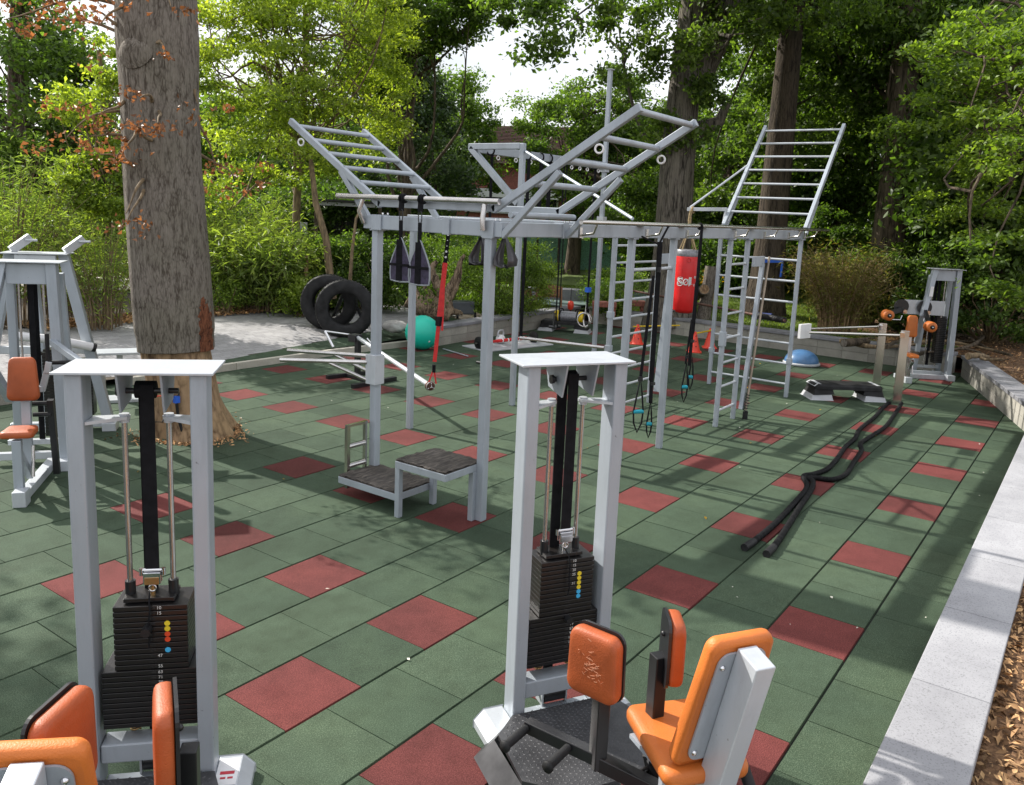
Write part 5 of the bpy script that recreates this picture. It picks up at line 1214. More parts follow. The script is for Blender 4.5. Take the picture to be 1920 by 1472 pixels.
    def ins(x, y): 
        c = False; n = len(o1)
        for i in range(n):
            (xa, ya), (xb, yb) = o1[i], o1[(i+1) % n]
            if (ya > y) != (yb > y) and x < (xb-xa)*(y-ya)/(yb-ya)+xa: c = not c
        return c
    for i in range(38):
        for j in range(30):
            x = -.18+i*.0235; y = -.72+j*.0235+(i % 2)*.0117; a = R(45 if (i+j) % 2 else -45)
            if not (ins(x, y) and ins(x+.02, y) and ins(x-.02, y)): continue
            d = Vector((math.cos(a), math.sin(a), 0)); n_ = Vector((-d.y, d.x, 0)); c = Vector((x, y, .1352)); q = [c-d*.011, c+n_*.0035, c+d*.011, c-n_*.0035]
            b_.add(q+[c+Vector((0, 0, .0022))], [(0, 3, 4), (3, 2, 4), (2, 1, 4), (1, 0, 4)])
    ob(b_, 'tread_ridges', TREAD, fp)
    # seat, backrest
    M = LM(.405+bx, -.905, .445, (1, -.16, 0), (.16, 1, 0), (0, 0, 1))
    seat = ob(B().cushion(rrect(.36, .47, .045, 6, .06), .062, M), 'seat', ORANGE)
    b_ = B(); b_.bb((.24, -1.08, .425), (.50, -.76, .443)); ob(b_, 'seat_pan', PAINT, seat)
    tl = R(13); up_v = Vector((0.03, -math.sin(tl), math.cos(tl))); nrm = Vector((0, math.cos(tl), math.sin(tl)))
    bc = Vector((.40+bx, -1.155, .79)); M = LM(bc.x, bc.y, bc.z, (1, 0, -.03), up_v, nrm)
    M = Matrix(M); M.col[0] = -M.col[0]*-1
    back = ob(B().cushion(rrect(.33, .58, .04, 6, .16), .062, LM(bc.x, bc.y, bc.z, nrm.cross(up_v)*-1, up_v, nrm)), 'backrest', ORANGE)
    b_ = B(); b_.prism(rrect(.24, .50, .05, 5, .12), .008, 0, LM(bc.x, bc.y, bc.z, nrm.cross(up_v)*-1, up_v, nrm) @ Matrix.Translation((0, -.005, -.010))); ob(b_, 'back_plate', PAINT, back)
    b_ = B(); 
    for dx, dz in ((-.085, .19), (.085, .19), (-.095, -.21), (.095, -.21)):
        q = bc+Vector((dx, 0, 0))+up_v*dz-nrm*.010; b_.sphere(q, .012, 10)
    each(b_, 'bolt', CHROME, back, False)
    b_ = B(); b_.bar(bc+up_v*.27-nrm*.068, bc-up_v*.68-nrm*.068, .085, .115, 0, up=nrm); ob(b_, 'back_post', PAINTL, bev=.005)
    b_ = B(); b_.tube([(.42, -1.22, .36), (.50, -1.20, .33), (.56, -1.17, .35), (.557, -1.13, .41)], .018, 12); g_ = ob(b_, 'side_handle', PAINTL)
    b_ = B(); b_.tube([(.558, -1.15, .385), (.553, -1.09, .46)], .024, 14); ob(b_, 'grip', BLACKR, g_)
    # thigh pads on their levers
    def pad(c, nx, ny, w=.26, h=.32, worn=False):
        n_ = Vector((nx, ny, .0)).normalized(); u = Vector((0, 0, 1)); x = u.cross(n_)
        m = LM(*c, x, u, n_); o = ob(B().cushion(rrect(w, h, .045, 6, .06), .058, m), 'thigh_pad', ORANGED)
        b_ = B(); b_.prism(rrect(w*1.02, h*1.06, .05, 5, .06), .012, 0, m @ Matrix.Translation((0, 0, -.014))); 
        for dz in (.06, -.07): b_.sphere(m @ Vector((0, dz, -.018)), .012, 10)
        ob(b_, 'pad_plate', BLACKP, o)
        if worn:
            b_ = B(); rs = random.Random(4)
            for _ in range(46):
                a, c_ = rs.gauss(0, .028), rs.gauss(0, .032); p = m @ Vector((a, c_, .0646)); q = m @ Vector((a+rs.uniform(-.022, .022), c_+rs.uniform(.0, .012), .0646)); b_.bar(p, q, .0012, .0006)
            ob(b_, 'worn_patch', mat('scuff', (.80, .42, .26), .8), o)
        return o
    if adductor:
        pad((.085, -.735, .785), -.88, -.47, .24, .28, True); pad((.385, -.77, .81), .90, -.40, .20, .275)
        px_ = ((.115, -.725), (.352, -.765))
    else:
        pad((.215, -.80, .79), .96, -.27, .28, .34); pad((.575, -.82, .79), -.972, -.235, .26, .36)
        px_ = ((.18, -.79), (.62, -.82))
    b_ = B()
    for i, (x, y) in enumerate(px_):
        b_.bb((x-.028, y-.03, .30), (x+.028, y+.03, .78)); b_.bar((x, y, .33), (.37, -.80 if i else -.90, .22), .06, .06)
    b_.bar((px_[0][0], px_[0][1], .34), (px_[0][0]-.19, px_[0][1]+.30, .345), .05, .055); b_.bar((px_[1][0]-.01, px_[1][1]+.02, .46), (px_[1][0]+.02, px_[1][1]-.10, .46), .05, .05)
    lv = ob(b_, 'lever', BLACKP, bev=.004)
    x, y = px_[0]
    for s in (.95, .35):
        q = Vector((x-.19*s, y+.30*s, .35)); b_ = B(); d = Vector((-.16, -.10, 0)); b_.cyl(q, q+d*.9, .012, 10); b_.cyl(q+d*.18, q+d, .019, 16); b_.lathe(q+d, [(.019, -.01), (.025, -.006), (.025, .004), (.001, .006)], 16, 0, d); ob(b_, 'grip', BLACKR, lv)
    b_ = B(); b_.tube([(.30, -.76, .23), (.33, -.86, .20), (.36, -1.0, .17)], .038, 16); b_.torus((.305, -.77, .225), .05, .014, (.2, -1, -.3), 24, 8); ob(b_, 'pivot_tube', BLACKI, lv)
    b_ = B(); b_.cyl((.21, -.78, .24), (.21, -.78, .30), .016, 8); b_.cyl((.25, -.83, .22), (.29, -.83, .27), .014, 6); ob(b_, 'pivot_bolt', CHROME, lv)
    return t
leg_machine('thigh machine at bottom centre right whose orange pads face outwards over a black tread plate', (.645, -1.345), math.atan2(-.517, .856), [(3, DOTY), (4, DOTY), (5, DOTY), (6, DOTY), (7, DOTB), (8, DOTB)], True, {0, 1, 2, 3, 5, 14, 15, 16, 17, 18})
leg_machine('thigh machine at bottom left whose orange pads face inwards beside its weight tower', (-.86, -.22), math.atan2(-.69, .724), [(3, DOTY), (4, DOTY), (5, DOTR), (6, DOTR), (8, DOTB)], False, {0, 1, 9, 11, 12, 13, 14, 15})

def upper_machine(label, loc, ang, seat_xy, kind, group=None):
    t = thing('chest_machine', label, 'gym machine', (*loc, 0), ang, group)
    def ob(b_, nm, m, par=None, bev=0): return b_.build(nm, m, par or t, False, bev)
    b_ = B(); b_.bb((-.50, -.10, 1.915), (.05, .20, 1.925)); ob(b_, 'top_plate', PAINTL, bev=.002)
    b_ = B(); b_.bar((-.04, .0, 1.912), (0.0, .0, .06), .085, .12, 0, (0, 1, 0)); ob(b_, 'upright', PAINT, bev=.006)
    b_ = B(); b_.bar((-.04, .26, 1.80), (0.0, .40, .06), .07, .07, 0, (0, 1, 0)); b_.bar((-.42, .16, 1.80), (-.46, .3, .06), .07, .07, 0, (0, 1, 0)); ob(b_, 'rear_leg', PAINT, bev=.005)
    b_ = B(); b_.bar((-.43, 0, 1.912), (-.60, -.12, 1.10), .08, .10, 0, (0, 1, 0)); b_.bar((-.60, -.12, 1.12), (-.50, .25, .60), .07, .07); ob(b_, 'slanted_leg', PAINT, bev=.006)
    b_ = B(); b_.bb((-.405, -.03, 1.72), (-.085, .03, 1.905)); ob(b_, 'header', PAINT, bev=.004)
    b_ = B(); b_.bb((-.06, -.16, 0), (.07, .12, .10)); b_.bb((-.06, .34, 0), (.07, .5, .08)); ob(b_, 'foot', PAINTL, bev=.006)
    b_ = B(); b_.bb((-.62, .10, .05), (-.06, .16, .12)); b_.bb((-.55, .26, .15), (-.05, .32, .20)); ob(b_, 'cross_beam', PAINTL, bev=.005)
    st = B(); st.bb((-.19, .17, 1.07), (-.06, .29, 1.09)); s_ = ob(st, 'weight_stack', BLACKI)
    w = B(); w.bb((-.20, .16, 0), (-.05, .30, .028)); w0 = ob(w, 'weight_plate', BLACKI, s_)
    for i in range(26):
        o = w0 if i == 0 else w0.copy()
        if i: col.objects.link(o)
        o.location = (0, 0, 1.065-.031*(i+1))
    for x in (-.36, -.16): b_ = B(); b_.cyl((x, .17, .2), (x, .17, 1.85), .010, 10); ob(b_, 'guide_rod', STEEL)
    b_ = B(); b_.bb((-.285, .14, 1.0), (-.235, .146, 1.85)); b_.bb((-.285, .28, .2), (-.235, .286, 1.85)); ob(b_, 'belt', WEBB)
    b_ = B(); b_.add([(-.545, -.148, 1.45), (-.475, -.136, 1.45), (-.46, -.11, 1.62), (-.52, -.122, 1.62)], [(0, 1, 2, 3)]); lb_ = ob(b_, 'label', WHITEP)
    sx, sy = seat_xy
    b_ = B(); b_.bb((sx-.03, -1.05, .0), (sx+.05, .06, .075)); b_.bb((sx-.02, -1.10, 0), (sx+.08, -.96, .13)) if kind == 'near' else b_.bb((sx-.055, sy-.25, 0), (sx+.055, sy-.08, .10)); 
    if kind != 'near': b_ = B(); b_.bb((sx-.04, sy-.05, .0), (sx+.04, .0, .07)); b_.bb((sx-.055, sy-.16, 0), (sx+.055, sy-.0, .10)); b_.bar((sx, -.02, .04), (-.06, -.02, .04), .06, .08)
    ob(b_, 'base_frame', PAINTL, bev=.005)
    b_ = B(); b_.bb((sx-.035, sy-.30 if kind == 'near' else sy-.1, .10), (sx+.035, sy-.24 if kind == 'near' else sy-.04, .53 if kind == 'near' else .43)); b_.bar((sx, sy-.22, .40), (sx, sy+.04, .12), .05, .05); b_.bar((sx, sy+.02, .20), (sx, sy+.05, 1.0), .07, .05, 0, (0, 1, 0)); ob(b_, 'seat_post', STEEL if kind != 'near' else PAINT, bev=.004)
    b_ = B(); b_.cyl((sx+.06, sy-.1, .16), (sx+.06, sy-.05, .42), .014, 8); ob(b_, 'gas_spring', STEEL)
    k = .9 if kind != 'near' else 1
    se = ob(B().cushion(rrect(.25 if kind == 'near' else .15, .26, .04, 6, .12), .055, LM(sx, sy-.17, .545 if kind == 'near' else .455, (1, 0, 0), (0, 1, 0), (0, 0, 1))), 'seat', ORANGED if kind == 'near' else ORANGE)
    ba = ob(B().cushion(rrect(.25 if kind == 'near' else .20, .37, .05, 6, .22), .06, LM(sx, sy+.02, .985 if kind == 'near' else .955, (1, 0, 0), (0, .06, 1), (0, -1, .06))), 'backrest', ORANGED if kind == 'near' else ORANGE)
    if kind == 'far':
        b_ = B(); b_.box((-.53, .02, 1.24), (.68, .02, .25), 0); ob(b_, 'cam_plate', PAINTL, bev=.004)
        for s, cx_, tip in ((-1, sx+.0-.06, (-1.32, -.5, 1.13)), (1, sx+.33, (-.60, -.5, .97))):
            b_ = B(); b_.cyl((cx_, -.06, 1.25), (cx_, -.02, 1.25), .12, 26); b_.bar((cx_-.02, -.12, 1.20), (tip[0]-.05*s*0, tip[1]+.06, tip[2]+.02), .05, .07); am = ob(b_, 'roller_arm', BLACKP)
            b_ = B(); b_.cyl((cx_+.03, -.13, 1.17), (cx_+.03, -.16, 1.17), .035, 14); b_.tube([(cx_-.02, -.16, 1.1), (cx_-.06, -.2, 1.03), (tip[0]+.03, tip[1]+.08, tip[2]-.08)], .012, 8); ob(b_, 'handle', CHROME, am)
            v = Vector((.15*0, -1, 0)); b_ = B(); b_.lathe(tip, [(.001, -.13), (.07, -.125), (.088, -.10), (.09, .0), (.088, .05), (.07, .07), (.03, .07)], 26, 0, v); ob(b_, 'roller', ORANGE, am)
            b_ = B(); b_.lathe(tip, [(.036, .066), (.036, .078), (.001, .085)], 18, 0, v); ob(b_, 'hub', INKB, am); b_ = B(); b_.sphere(Vector(tip)+v*.085, .014, 10); ob(b_, 'bolt', CHROME, am)
    else:
        b_ = B(); b_.bar((.0, -.5, 1.02), (-.05, -.5, .84), .05, .03, 0, (0, 1, 0)); b_.bar((-.04, -.5, .86), (-.13, -.5, .86), .05, .05); b_.bar((.0, -.5, 1.0), (.02, -.5, 1.10), .05, .05, 0, (0, 1, 0)); am = ob(b_, 'arm', PAINTL, bev=.004)
        b_ = B(); b_.cyl((.01, -.5, 1.10), (.01, -.5, 1.34), .018, 12); b_.cyl((.03, -.5, 1.09), (.26, -.5, 1.09), .018, 12); ob(b_, 'grip', BLACKR, am)
        b_ = B(); b_.bar((.27, -.5, 1.08), (-.06, -.05, 1.2), .05, .05); ob(b_, 'arm_link', PAINT, am)
        b_ = B(); b_.cyl((-.14, -.45, .72), (.0, -.45, .72), .02, 10); b_.cyl((-.14, -.45, .62), (.0, -.45, .62), .02, 10); b_.bar((.0, -.45, .75), (.0, -.35, .05), .05, .05, 0, (0, 1, 0)); ob(b_, 'lower_arm', BLACKP)
        b_ = B()
        for z, w_ in ((1.60, .045), (1.585, .03), (1.56, .04), (1.53, .035), (1.50, .045)): b_.bar((-.535, -.152, z), (-.535+w_, -.142, z), .003, .006)
        ob(b_, 'print', INKB, lb_)
    return t
upper_machine('grey machine with worn orange seat and backrest at the left edge', (1.29, 4.3), R(-38), (-.14, -.68), 'near')
upper_machine('grey machine with orange roller pads in the far right corner', (13.49, -1.38), R(-58), (-.88, -.42), 'far')
# machine behind at the far left: splayed legs, arms rising over the top plate
t = thing('pulldown_machine', 'machine with splayed legs and two arms above its top plate at far left', 'gym machine', (2.22, 5.27, 0), R(-38))
def ob(b_, nm, m, bev=0): return b_.build(nm, m, t, False, bev)
b_ = B(); b_.bb((-.93, -.14, 1.905), (-.31, .20, 1.915)); ob(b_, 'top_plate', PAINTL)
for p, q in (((-.37, .0, 1.904), (0.0, .0, .08)), ((-.86, .0, 1.904), (-1.25, .0, .08))): b_ = B(); b_.bar(p, q, .10, .10, 0, (0, 1, 0)); ob(b_, 'splayed_leg', PAINT, .006)
b_ = B(); b_.bar((-.67, -.02, 1.904), (-.58, -.02, .05), .08, .12, 0, (0, 1, 0)); ob(b_, 'upright', PAINT, .006)
b_ = B(); b_.bb((-.80, -.12, 1.78), (-.42, -.06, 1.90)); b_.bb((-1.2, -.03, .85), (-.15, .03, .93)); b_.bb((-.62, -.10, 0), (-.5, .08, .08)); b_.bb((-.06, -.1, 0), (.08, .1, .09)); b_.bb((-.95, -.04, .04), (-.02, .04, .10)); each(b_, 'cross_beam', PAINTL, t, False, .006)
for x in (-.80, -.30): b_ = B(); b_.bar((x-.06, .02, 1.93), (x+.10, .12, 2.07), .06, .08); b_.cyl((x+.07, .05, 2.04), (x+.18, .05, 2.04), .012, 8); ob(b_, 'top_arm', PAINTL, .004)
b_ = B(); b_.cyl((-.45, -.25, 1.04), (-.10, -.10, .93), .045, 18); b_.cyl((-.75, -.35, 1.09), (-.50, -.27, 1.05), .045, 18); ob(b_, 'roller_bar', WHITEP)
b_ = B(); b_.cyl((-.12, -.11, .936), (-.09, -.095, .925), .048, 18); ob(b_, 'roller_cap', BLACKP)
b_ = B(); b_.cyl((-.55, -.4, .92), (-.25, -.3, .90), .02, 10); ob(b_, 'grip', BLACKR)
st = B(); st.bb((-.46, .06, .15), (-.16, .22, .17)); st = st.build('weight_stack', BLACKI, t, False)
w0 = None
for i in range(18):
    if w0 is None: w = B(); w.bb((-.46, .06, 0), (-.16, .22, .03)); w0 = w.build('weight_plate', BLACKI, st, False); o = w0
    else: o = w0.copy(); col.objects.link(o)
    o.location = (0, 0, .175+.033*i)
t = thing('padded_bench', 'small grey bench top with an orange pad behind the bottom left tower', 'bench', (2.9, 6.1, 0)); 
b_ = B(); b_.box((3.0, 6.45, .62), (.55, .34, .03), R(-30)); b_.box((3.0, 6.45, .30), (.07, .07, .60), R(-30)); b_.box((3.0, 6.45, .02), (.4, .3, .04), R(-30)); b_.build('frame', PAINTL, t, bev=.005)
# tap and hose on the trunk
t = thing('hose_tap', 'small blue tap with black hose strapped to the foot of the big trunk', 'tap', (2.42, 4.29, .3)); b_ = B(); c = Vector((2.415, 4.285, .47)); b_.box(c, (.05, .05, .07)); b_.build('valve', BLUE, t)
b_ = B(); b_.cyl(c+Vector((-.04, .04, .02)), c+Vector((-.04, .04, .07)), .025, 12); b_.torus(c+Vector((.0, .02, .06)), .035, .01, (.5, .8, 0), 16, 6); b_.build('tap', BLACKP, t)
b_ = B(); b_.tube([c+Vector((.0, .0, -.03)), c+Vector((.01, -.01, -.2)), c+Vector((.04, -.04, -.38)), c+Vector((.06, -.08, -.45))], .016, 8); b_.tube([c+Vector((-.08, .04, -.05)), c+Vector((-.15, .02, -.22)), c+Vector((-.26, .05, -.20)), c+Vector((-.30, .1, .0))], .008, 6); b_.build('hose', BLACKR, t)
b_ = B(); b_.tube([(c.x-.05, c.y+.03, c.z+.04), (c.x-.12, c.y+.06, c.z+.05), (c.x-.2, c.y+.11, c.z+.04)], .005, 6); b_.build('strap', CONE, t)

# ================================================================ GARDEN BEYOND
def quadwall(b_, p, q, z0, z1, th=.3, mi=0): b_.bar(Vector((*p, (z0+z1)/2)), Vector((*q, (z0+z1)/2)), th, z1-z0, mi)
t = thing('brick_house', 'red brick house with tiled roof and white balcony band seen through the trees', 'house', (*tdir(930, 40), .8))
def P2(px, d): return Vector((*tdir(px, d), 0))
a, c = P2(820, 40), P2(1062, 38.5); dn = (c-a).normalized(); bk = Vector((-dn.y, dn.x, 0)); 
if bk.dot(Vector((FW[0], FW[1], 0))) < 0: bk = -bk
zr = hgt(930, 305, 40); zt_ = hgt(930, 238, 43)
M_ = (a+c)/2; L_ = (c-a).length; ang = math.atan2(dn.y, dn.x); q = M_+bk*3
b_ = B(); b_.box((q.x, q.y, (zr+.3)/2), (L_, 6, zr-.3), ang); b_.build('wall', BRICK, t)
b_ = B(); e0 = a-bk*.5-dn*.4; e1 = c-bk*.5+dn*.4; r0 = a+bk*3-dn*.4; r1 = c+bk*3+dn*.4; f0 = a+bk*6.5-dn*.4; f1 = c+bk*6.5+dn*.4
b_.add([(*e0.xy, zr-.1), (*e1.xy, zr-.1), (*r1.xy, zt_), (*r0.xy, zt_), (*f0.xy, zr-.1), (*f1.xy, zr-.1)], [(0, 1, 2, 3), (3, 2, 5, 4), (0, 3, 4), (1, 5, 2), (0, 4, 5, 1)]); rf = b_.build('roof', ROOFT, t)
b_ = B()
for i in range(26):
    s = i/26; p0 = e0.lerp(r0, s); p1 = e1.lerp(r1, s); z = zr-.1+(zt_-zr+.1)*s; b_.bar((*p0.xy, z+.03), (*p1.xy, z+.03), .12, .03)
b_.build('tile_courses', ROOFT, rf)
b_ = B(); z1 = hgt(940, 356, 40); z0 = hgt(940, 371, 40); qa = a+dn*1.0-bk*.35; qb = c-dn*.2-bk*.35; quadwall(b_, qa.xy, qb.xy, z0, z1, .5); bal = b_.build('balcony', CREAM, t)
for s in (.30, .45, .60, .72, .86):
    p = a.lerp(c, s)-bk*.06; b_ = B(); b_.box((p.x, p.y, hgt(940, 384, 40)), (.95, .1, .8), ang); w_ = b_.build('window', CREAM, t); b_ = B(); b_.box((p.x-bk.x*.05, p.y-bk.y*.05, hgt(940, 384, 40)), (.80, .06, .66), ang); b_.build('pane', GLASS, w_)
p = a.lerp(c, .76)-bk*.04; b_ = B(); b_.box((p.x, p.y, hgt(1000, 455, 39)), (.9, .08, .5), ang); b_.build('window', GLASS, t)
t = thing('garden_fence', 'green mesh privacy fence running across behind the juniper', 'fence', (*tdir(1010, 30), .8)); pa, pb_ = P2(800, 30), P2(1170, 31.5); n = 9
b_ = B(); zt2 = [hgt(1010, 438+ (i/n)*26-10, 30) for i in range(n+1)]
for i in range(n):
    p = pa.lerp(pb_, i/n); q = pa.lerp(pb_, (i+1)/n); b_.add([(*p.xy, .5), (*q.xy, .5), (*q.xy, zt2[i+1]), (*p.xy, zt2[i])], [(0, 1, 2, 3)])
o = b_.build('mesh_panel', FENCEM, t); m_ = o.modifiers.new('thick', 'SOLIDIFY'); m_.thickness = .03
for i in range(n+1): p = pa.lerp(pb_, i/n); b_ = B(); b_.cyl((p.x, p.y, .4), (p.x, p.y, zt2[i]+.1), .045, 8); b_.build('fence_post', BARKD, t)
t = thing('garden_shed', 'dark open garden shed with a grey roof beam behind the saplings', 'shed', (*tdir(640, 24), .3)); pa, pb_ = P2(590, 23.5), P2(715, 23.5); bk2 = Vector((FW[0], FW[1], 0)).normalized(); ang = math.atan2((pb_-pa).y, (pb_-pa).x)
b_ = B(); zz_ = hgt(640, 383, 23.5); b_.bar((*pa.xy, zz_), (*pb_.xy, zz_), .14, .1); b_.build('roof_beam', LGREY, t); b_ = B(); m0 = (pa+pb_)/2+bk2*1.2; b_.box((m0.x, m0.y, (zz_+.3)/2), ((pb_-pa).length, .1, zz_-.35), ang); b_.build('back_wall', HEDGE, t)
b_ = B(); q = (pa+pb_)/2+bk2*.6; b_.box((q.x, q.y, zz_+.09), ((pb_-pa).length+.3, 1.6, .05), ang); b_.build('roof', HEDGE, t)
for k in (0, 1): q = pa.lerp(pb_, .02+.96*k); b_ = B(); b_.box((q.x, q.y, (zz_+.3)/2), (.1, .1, zz_-.36), ang); b_.build('corner_post', BARKD, t)
t = thing('grey_box', 'small pale grey cabinet between bamboo and saplings', 'cabinet', (*tdir(568, 21), .3)); p = P2(568, 21); b_ = B(); b_.box((p.x, p.y, hgt(568, 428, 21)), (.2, .12, .28), ang); b_.build('body', LGREY, t); b_ = B(); b_.box((p.x, p.y, hgt(568, 428, 21)/2), (.05, .05, hgt(568, 428, 21)-.2), ang); b_.build('post', BARKD, t)
# wicker benches
def wick(lab, px0, px1, d, r0, r1, legs):
    t = thing('wicker_bench', lab, 'bench', (*tdir((px0+px1)/2, d), .35), 0, 'wicker benches beyond the wall'); p, q = P2(px0, d), P2(px1, d); zt, zb_ = hgt(px0, r0, d), hgt(px0, r1, d)
    b_ = B(); n = 8; vs = []
    for i in range(n+1):
        s = i/n; v = p.lerp(q, s); e = .05*math.sin(math.pi*s); vs += [(v.x, v.y, zb_), (v.x, v.y, zt+e)]
    bkv = Vector((FW[0], FW[1], 0)).normalized()*.06
    vs += [(a+bkv.x, c_+bkv.y, z) for a, c_, z in vs]; m = 2*(n+1)
    fs = []
    for i in range(n): fs += [(2*i, 2*i+2, 2*i+3, 2*i+1), (m+2*i+1, m+2*i+3, m+2*i+2, m+2*i), (2*i+1, 2*i+3, m+2*i+3, m+2*i+1)]
    b_.add(vs, fs); b_.build('backrest', WICK, t)
    b_ = B(); mid = (p+q)/2+bkv*5; b_.box((mid.x, mid.y, zb_-.02), ((q-p).length, .5, .06), math.atan2((q-p).y, (q-p).x)); b_.build('seat', WICK, t)
    for s in (0.03, .97):
        for k in (0, 8): v = p.lerp(q, s)+bkv*k; b_ = B(); b_.cyl((v.x, v.y, .36), (v.x, v.y, zb_), .025, 8); b_.build('leg', WICK, t)
wick('narrow wicker bench back left of the wider one', 990, 1004, 20, 546, 556, 1); wick('wide wicker bench with curved back beyond the corner of the wall', 1012, 1062, 19.5, 537, 553, 1)
t = thing('terrace_step', 'low grey stone step behind the wicker benches', 'step', (*tdir(1100, 21.5), .3)); p, q = P2(860, 22), P2(1145, 21.5); b_ = B(); b_.bar((*p.xy, .47), (*q.xy, .47), .5, .34); b_.build('stone', COPINGD, t)
t = thing('blue_bin', 'low dark blue storage tub beyond the block wall', 'tub', (*tdir(994, 18.6), .3)); p = P2(994, 18.6); b_ = B(); b_.box((p.x, p.y, .45), (.32, .25, .26), -.6); b_.build('body', mat('blue_tub', (.03, .045, .09), .5), t, bev=.04, world=True); b_ = B(); b_.box((p.x, p.y, .59), (.35, .28, .03), -.6); b_.build('rim', mat('blue_tub_rim', (.05, .07, .12), .5), t, bev=.01)
t = thing('grey_rake_cart', 'dark grey cart with a small white logo under the driftwood roots', 'cart', (*tdir(872, 17), .3)); p = P2(872, 17.6); b_ = B(); b_.box((p.x, p.y, .50), (.5, .3, .28), -.7); b_.build('body', mat('cart_grey', (.07, .08, .09), .5), t, bev=.03); t.name = 'garden_cart'
for s in (-1, 1):
    b_ = B(); b_.cyl((p.x+.15*s, p.y-.12*s-.1, .33), (p.x+.15*s+.03, p.y-.12*s-.13, .33), .07, 14); b_.build('wheel', BLACKR, t)
t['label'] = 'dark grey low cart standing right of the driftwood roots'
t = thing('punch_ball', 'small orange red ball on a stick beyond the corner of the wall', 'ball', (*tdir(1079, 18.8), .3)); p = P2(1079, 18.8); b_ = B(); b_.lathe((p.x, p.y, 0), [(.001, hgt(1079, 583, 18.8)), (.06, hgt(1079, 580, 18.8)), (.075, hgt(1079, 572, 18.8)), (.06, hgt(1079, 566, 18.8)), (.001, hgt(1079, 564, 18.8))], 20); b_.build('ball', CONE, t); b_ = B(); b_.cyl((p.x, p.y, .3), (p.x, p.y, .45), .02, 8); b_.cyl((p.x, p.y, hgt(1079, 566, 18.8)), (p.x, p.y, .9), .008, 6); b_.build('stick', BLACKP, t)
for px, d, w_, lab in ((1143, 19.0, .55, 'red brown planter box left of the great oak'), (1190, 19.6, .75, 'wider red brown planter box touching the great oak')):
    t = thing('planter_box', lab, 'planter', (*tdir(px, d), .3), 0, 'red brown planter boxes'); p = P2(px, d); b_ = B(); b_.box((p.x, p.y, .56), (w_, .3, .12), R(-57)); 
    b_.build('box', FRAMER, t, bev=.01)
    for s in (-1, 1): b_ = B(); v = Vector((math.cos(R(-57)), math.sin(R(-57)), 0))*s*(w_/2-.06); b_.box((p.x+v.x, p.y+v.y, .40), (.09, .24, .2), R(-57)); b_.build('leg', FRAMER, t)
# driftwood, rock, stump, logs, roots
t = thing('driftwood_root', 'gnarled grey brown uprooted stump with rising root arms on the lawn', 'driftwood', (*tdir(830, 16.2), .3)); b_ = B()
def dp(px, row, d=16.2): return Vector(pp(px, row, d))
trunkp = [dp(768, 560), dp(790, 572), dp(820, 578), dp(850, 590)]
b_.tube(trunkp, [.15, .2, .24, .14], 12); 
for pts, r0 in (((dp(848, 588), dp(838, 560), dp(822, 530), dp(812, 505), dp(822, 490)), .14), ((dp(835, 575), dp(845, 545), dp(858, 520), dp(866, 492), dp(874, 478)), .10), ((dp(822, 570), dp(806, 545), dp(800, 520), dp(812, 502)), .09), ((dp(842, 570), dp(856, 548), dp(866, 520), dp(868, 500)), .07), ((dp(850, 585), dp(866, 586), dp(874, 590)), .08), ((dp(805, 572), dp(790, 555), dp(783, 540)), .06)):
    n = len(pts); b_.tube(cr([tuple(p) for p in pts], 6), [r0*(1-.7*i/((n-1)*6))*(1+.12*math.sin(i*1.9)) for i in range((n-1)*6+1)], 10)
b_.build('root', DRIFT, t)
leaf_obj('ivy', clump_cloud(np.array([tuple(dp(795, 560, 16)), tuple(dp(805, 545, 16)), tuple(dp(815, 565, 16))]), 45, .25), .06, LMID, t)
t = thing('boulder', 'pale grey rounded boulder lying low in the grass', 'rock', (*tdir(748, 16), .3)); b_ = B(); c = dp(745, 572, 15.6); c.z = .33
vs = []; 
for i in range(13):
    for j in range(24):
        a = math.pi*i/12; u = 2*math.pi*j/24; k = 1+.08*math.sin(3*u+i)+.06*math.sin(5*u-i); vs.append((c.x+.24*math.sin(a)*math.cos(u)*k, c.y+.26*math.sin(a)*math.sin(u)*k, c.z+.11*math.cos(a)*k))
b_.add(vs, [(i*24+j, i*24+(j+1) % 24, (i+1)*24+(j+1) % 24, (i+1)*24+j) for i in range(12) for j in range(24)], 0, True); b_.build('stone', ROCK, t)
t = thing('sandstone_block', 'yellowish rounded stone above the rear tyre', 'rock', (*tdir(630, 15.4), .3)); b_ = B(); c = Vector(pp(630, 528, 16)); b_.box((c.x, c.y, c.z-.09), (.3, .28, .28), .3); b_.build('stone', mat('sandstone', (.28, .25, .13), .9, 0, .2, 6, .5, 20), t, bev=.08)
t = thing('cut_stump', 'upright grey bark stump with a sawn log end against it', 'stump', (*tdir(1333, 19.6), .3)); b_ = B(); x, y = tdir(1333, 19.6); zt3 = hgt(1340, 500, 19.6)
ridged(b_, [(x+.03*i*.3, y-.03*i*.3, .25+(zt3-.25)*i/8) for i in range(9)], [.19, .16, .15, .145, .14, .14, .14, .145, .14], 24, .05, 4); b_.build('trunk', BARK, t)
t = thing('sawn_log', 'short sawn log with pale end leaning at the cut stump', 'log', (*tdir(1325, 19.2), .5)); x, y = tdir(1331, 19.2); p = Vector((x, y, hgt(1331, 543, 19.2))); b_ = B(); d = Vector((.7, .45, -.2)).normalized(); b_.cyl(p, p+d*1.1, .12, 20); b_.build('bark', BARK, t); b_ = B(); b_.cyl(p-d*.004, p+d*.01, .105, 20); b_.build('cut_face', BAREW, t)
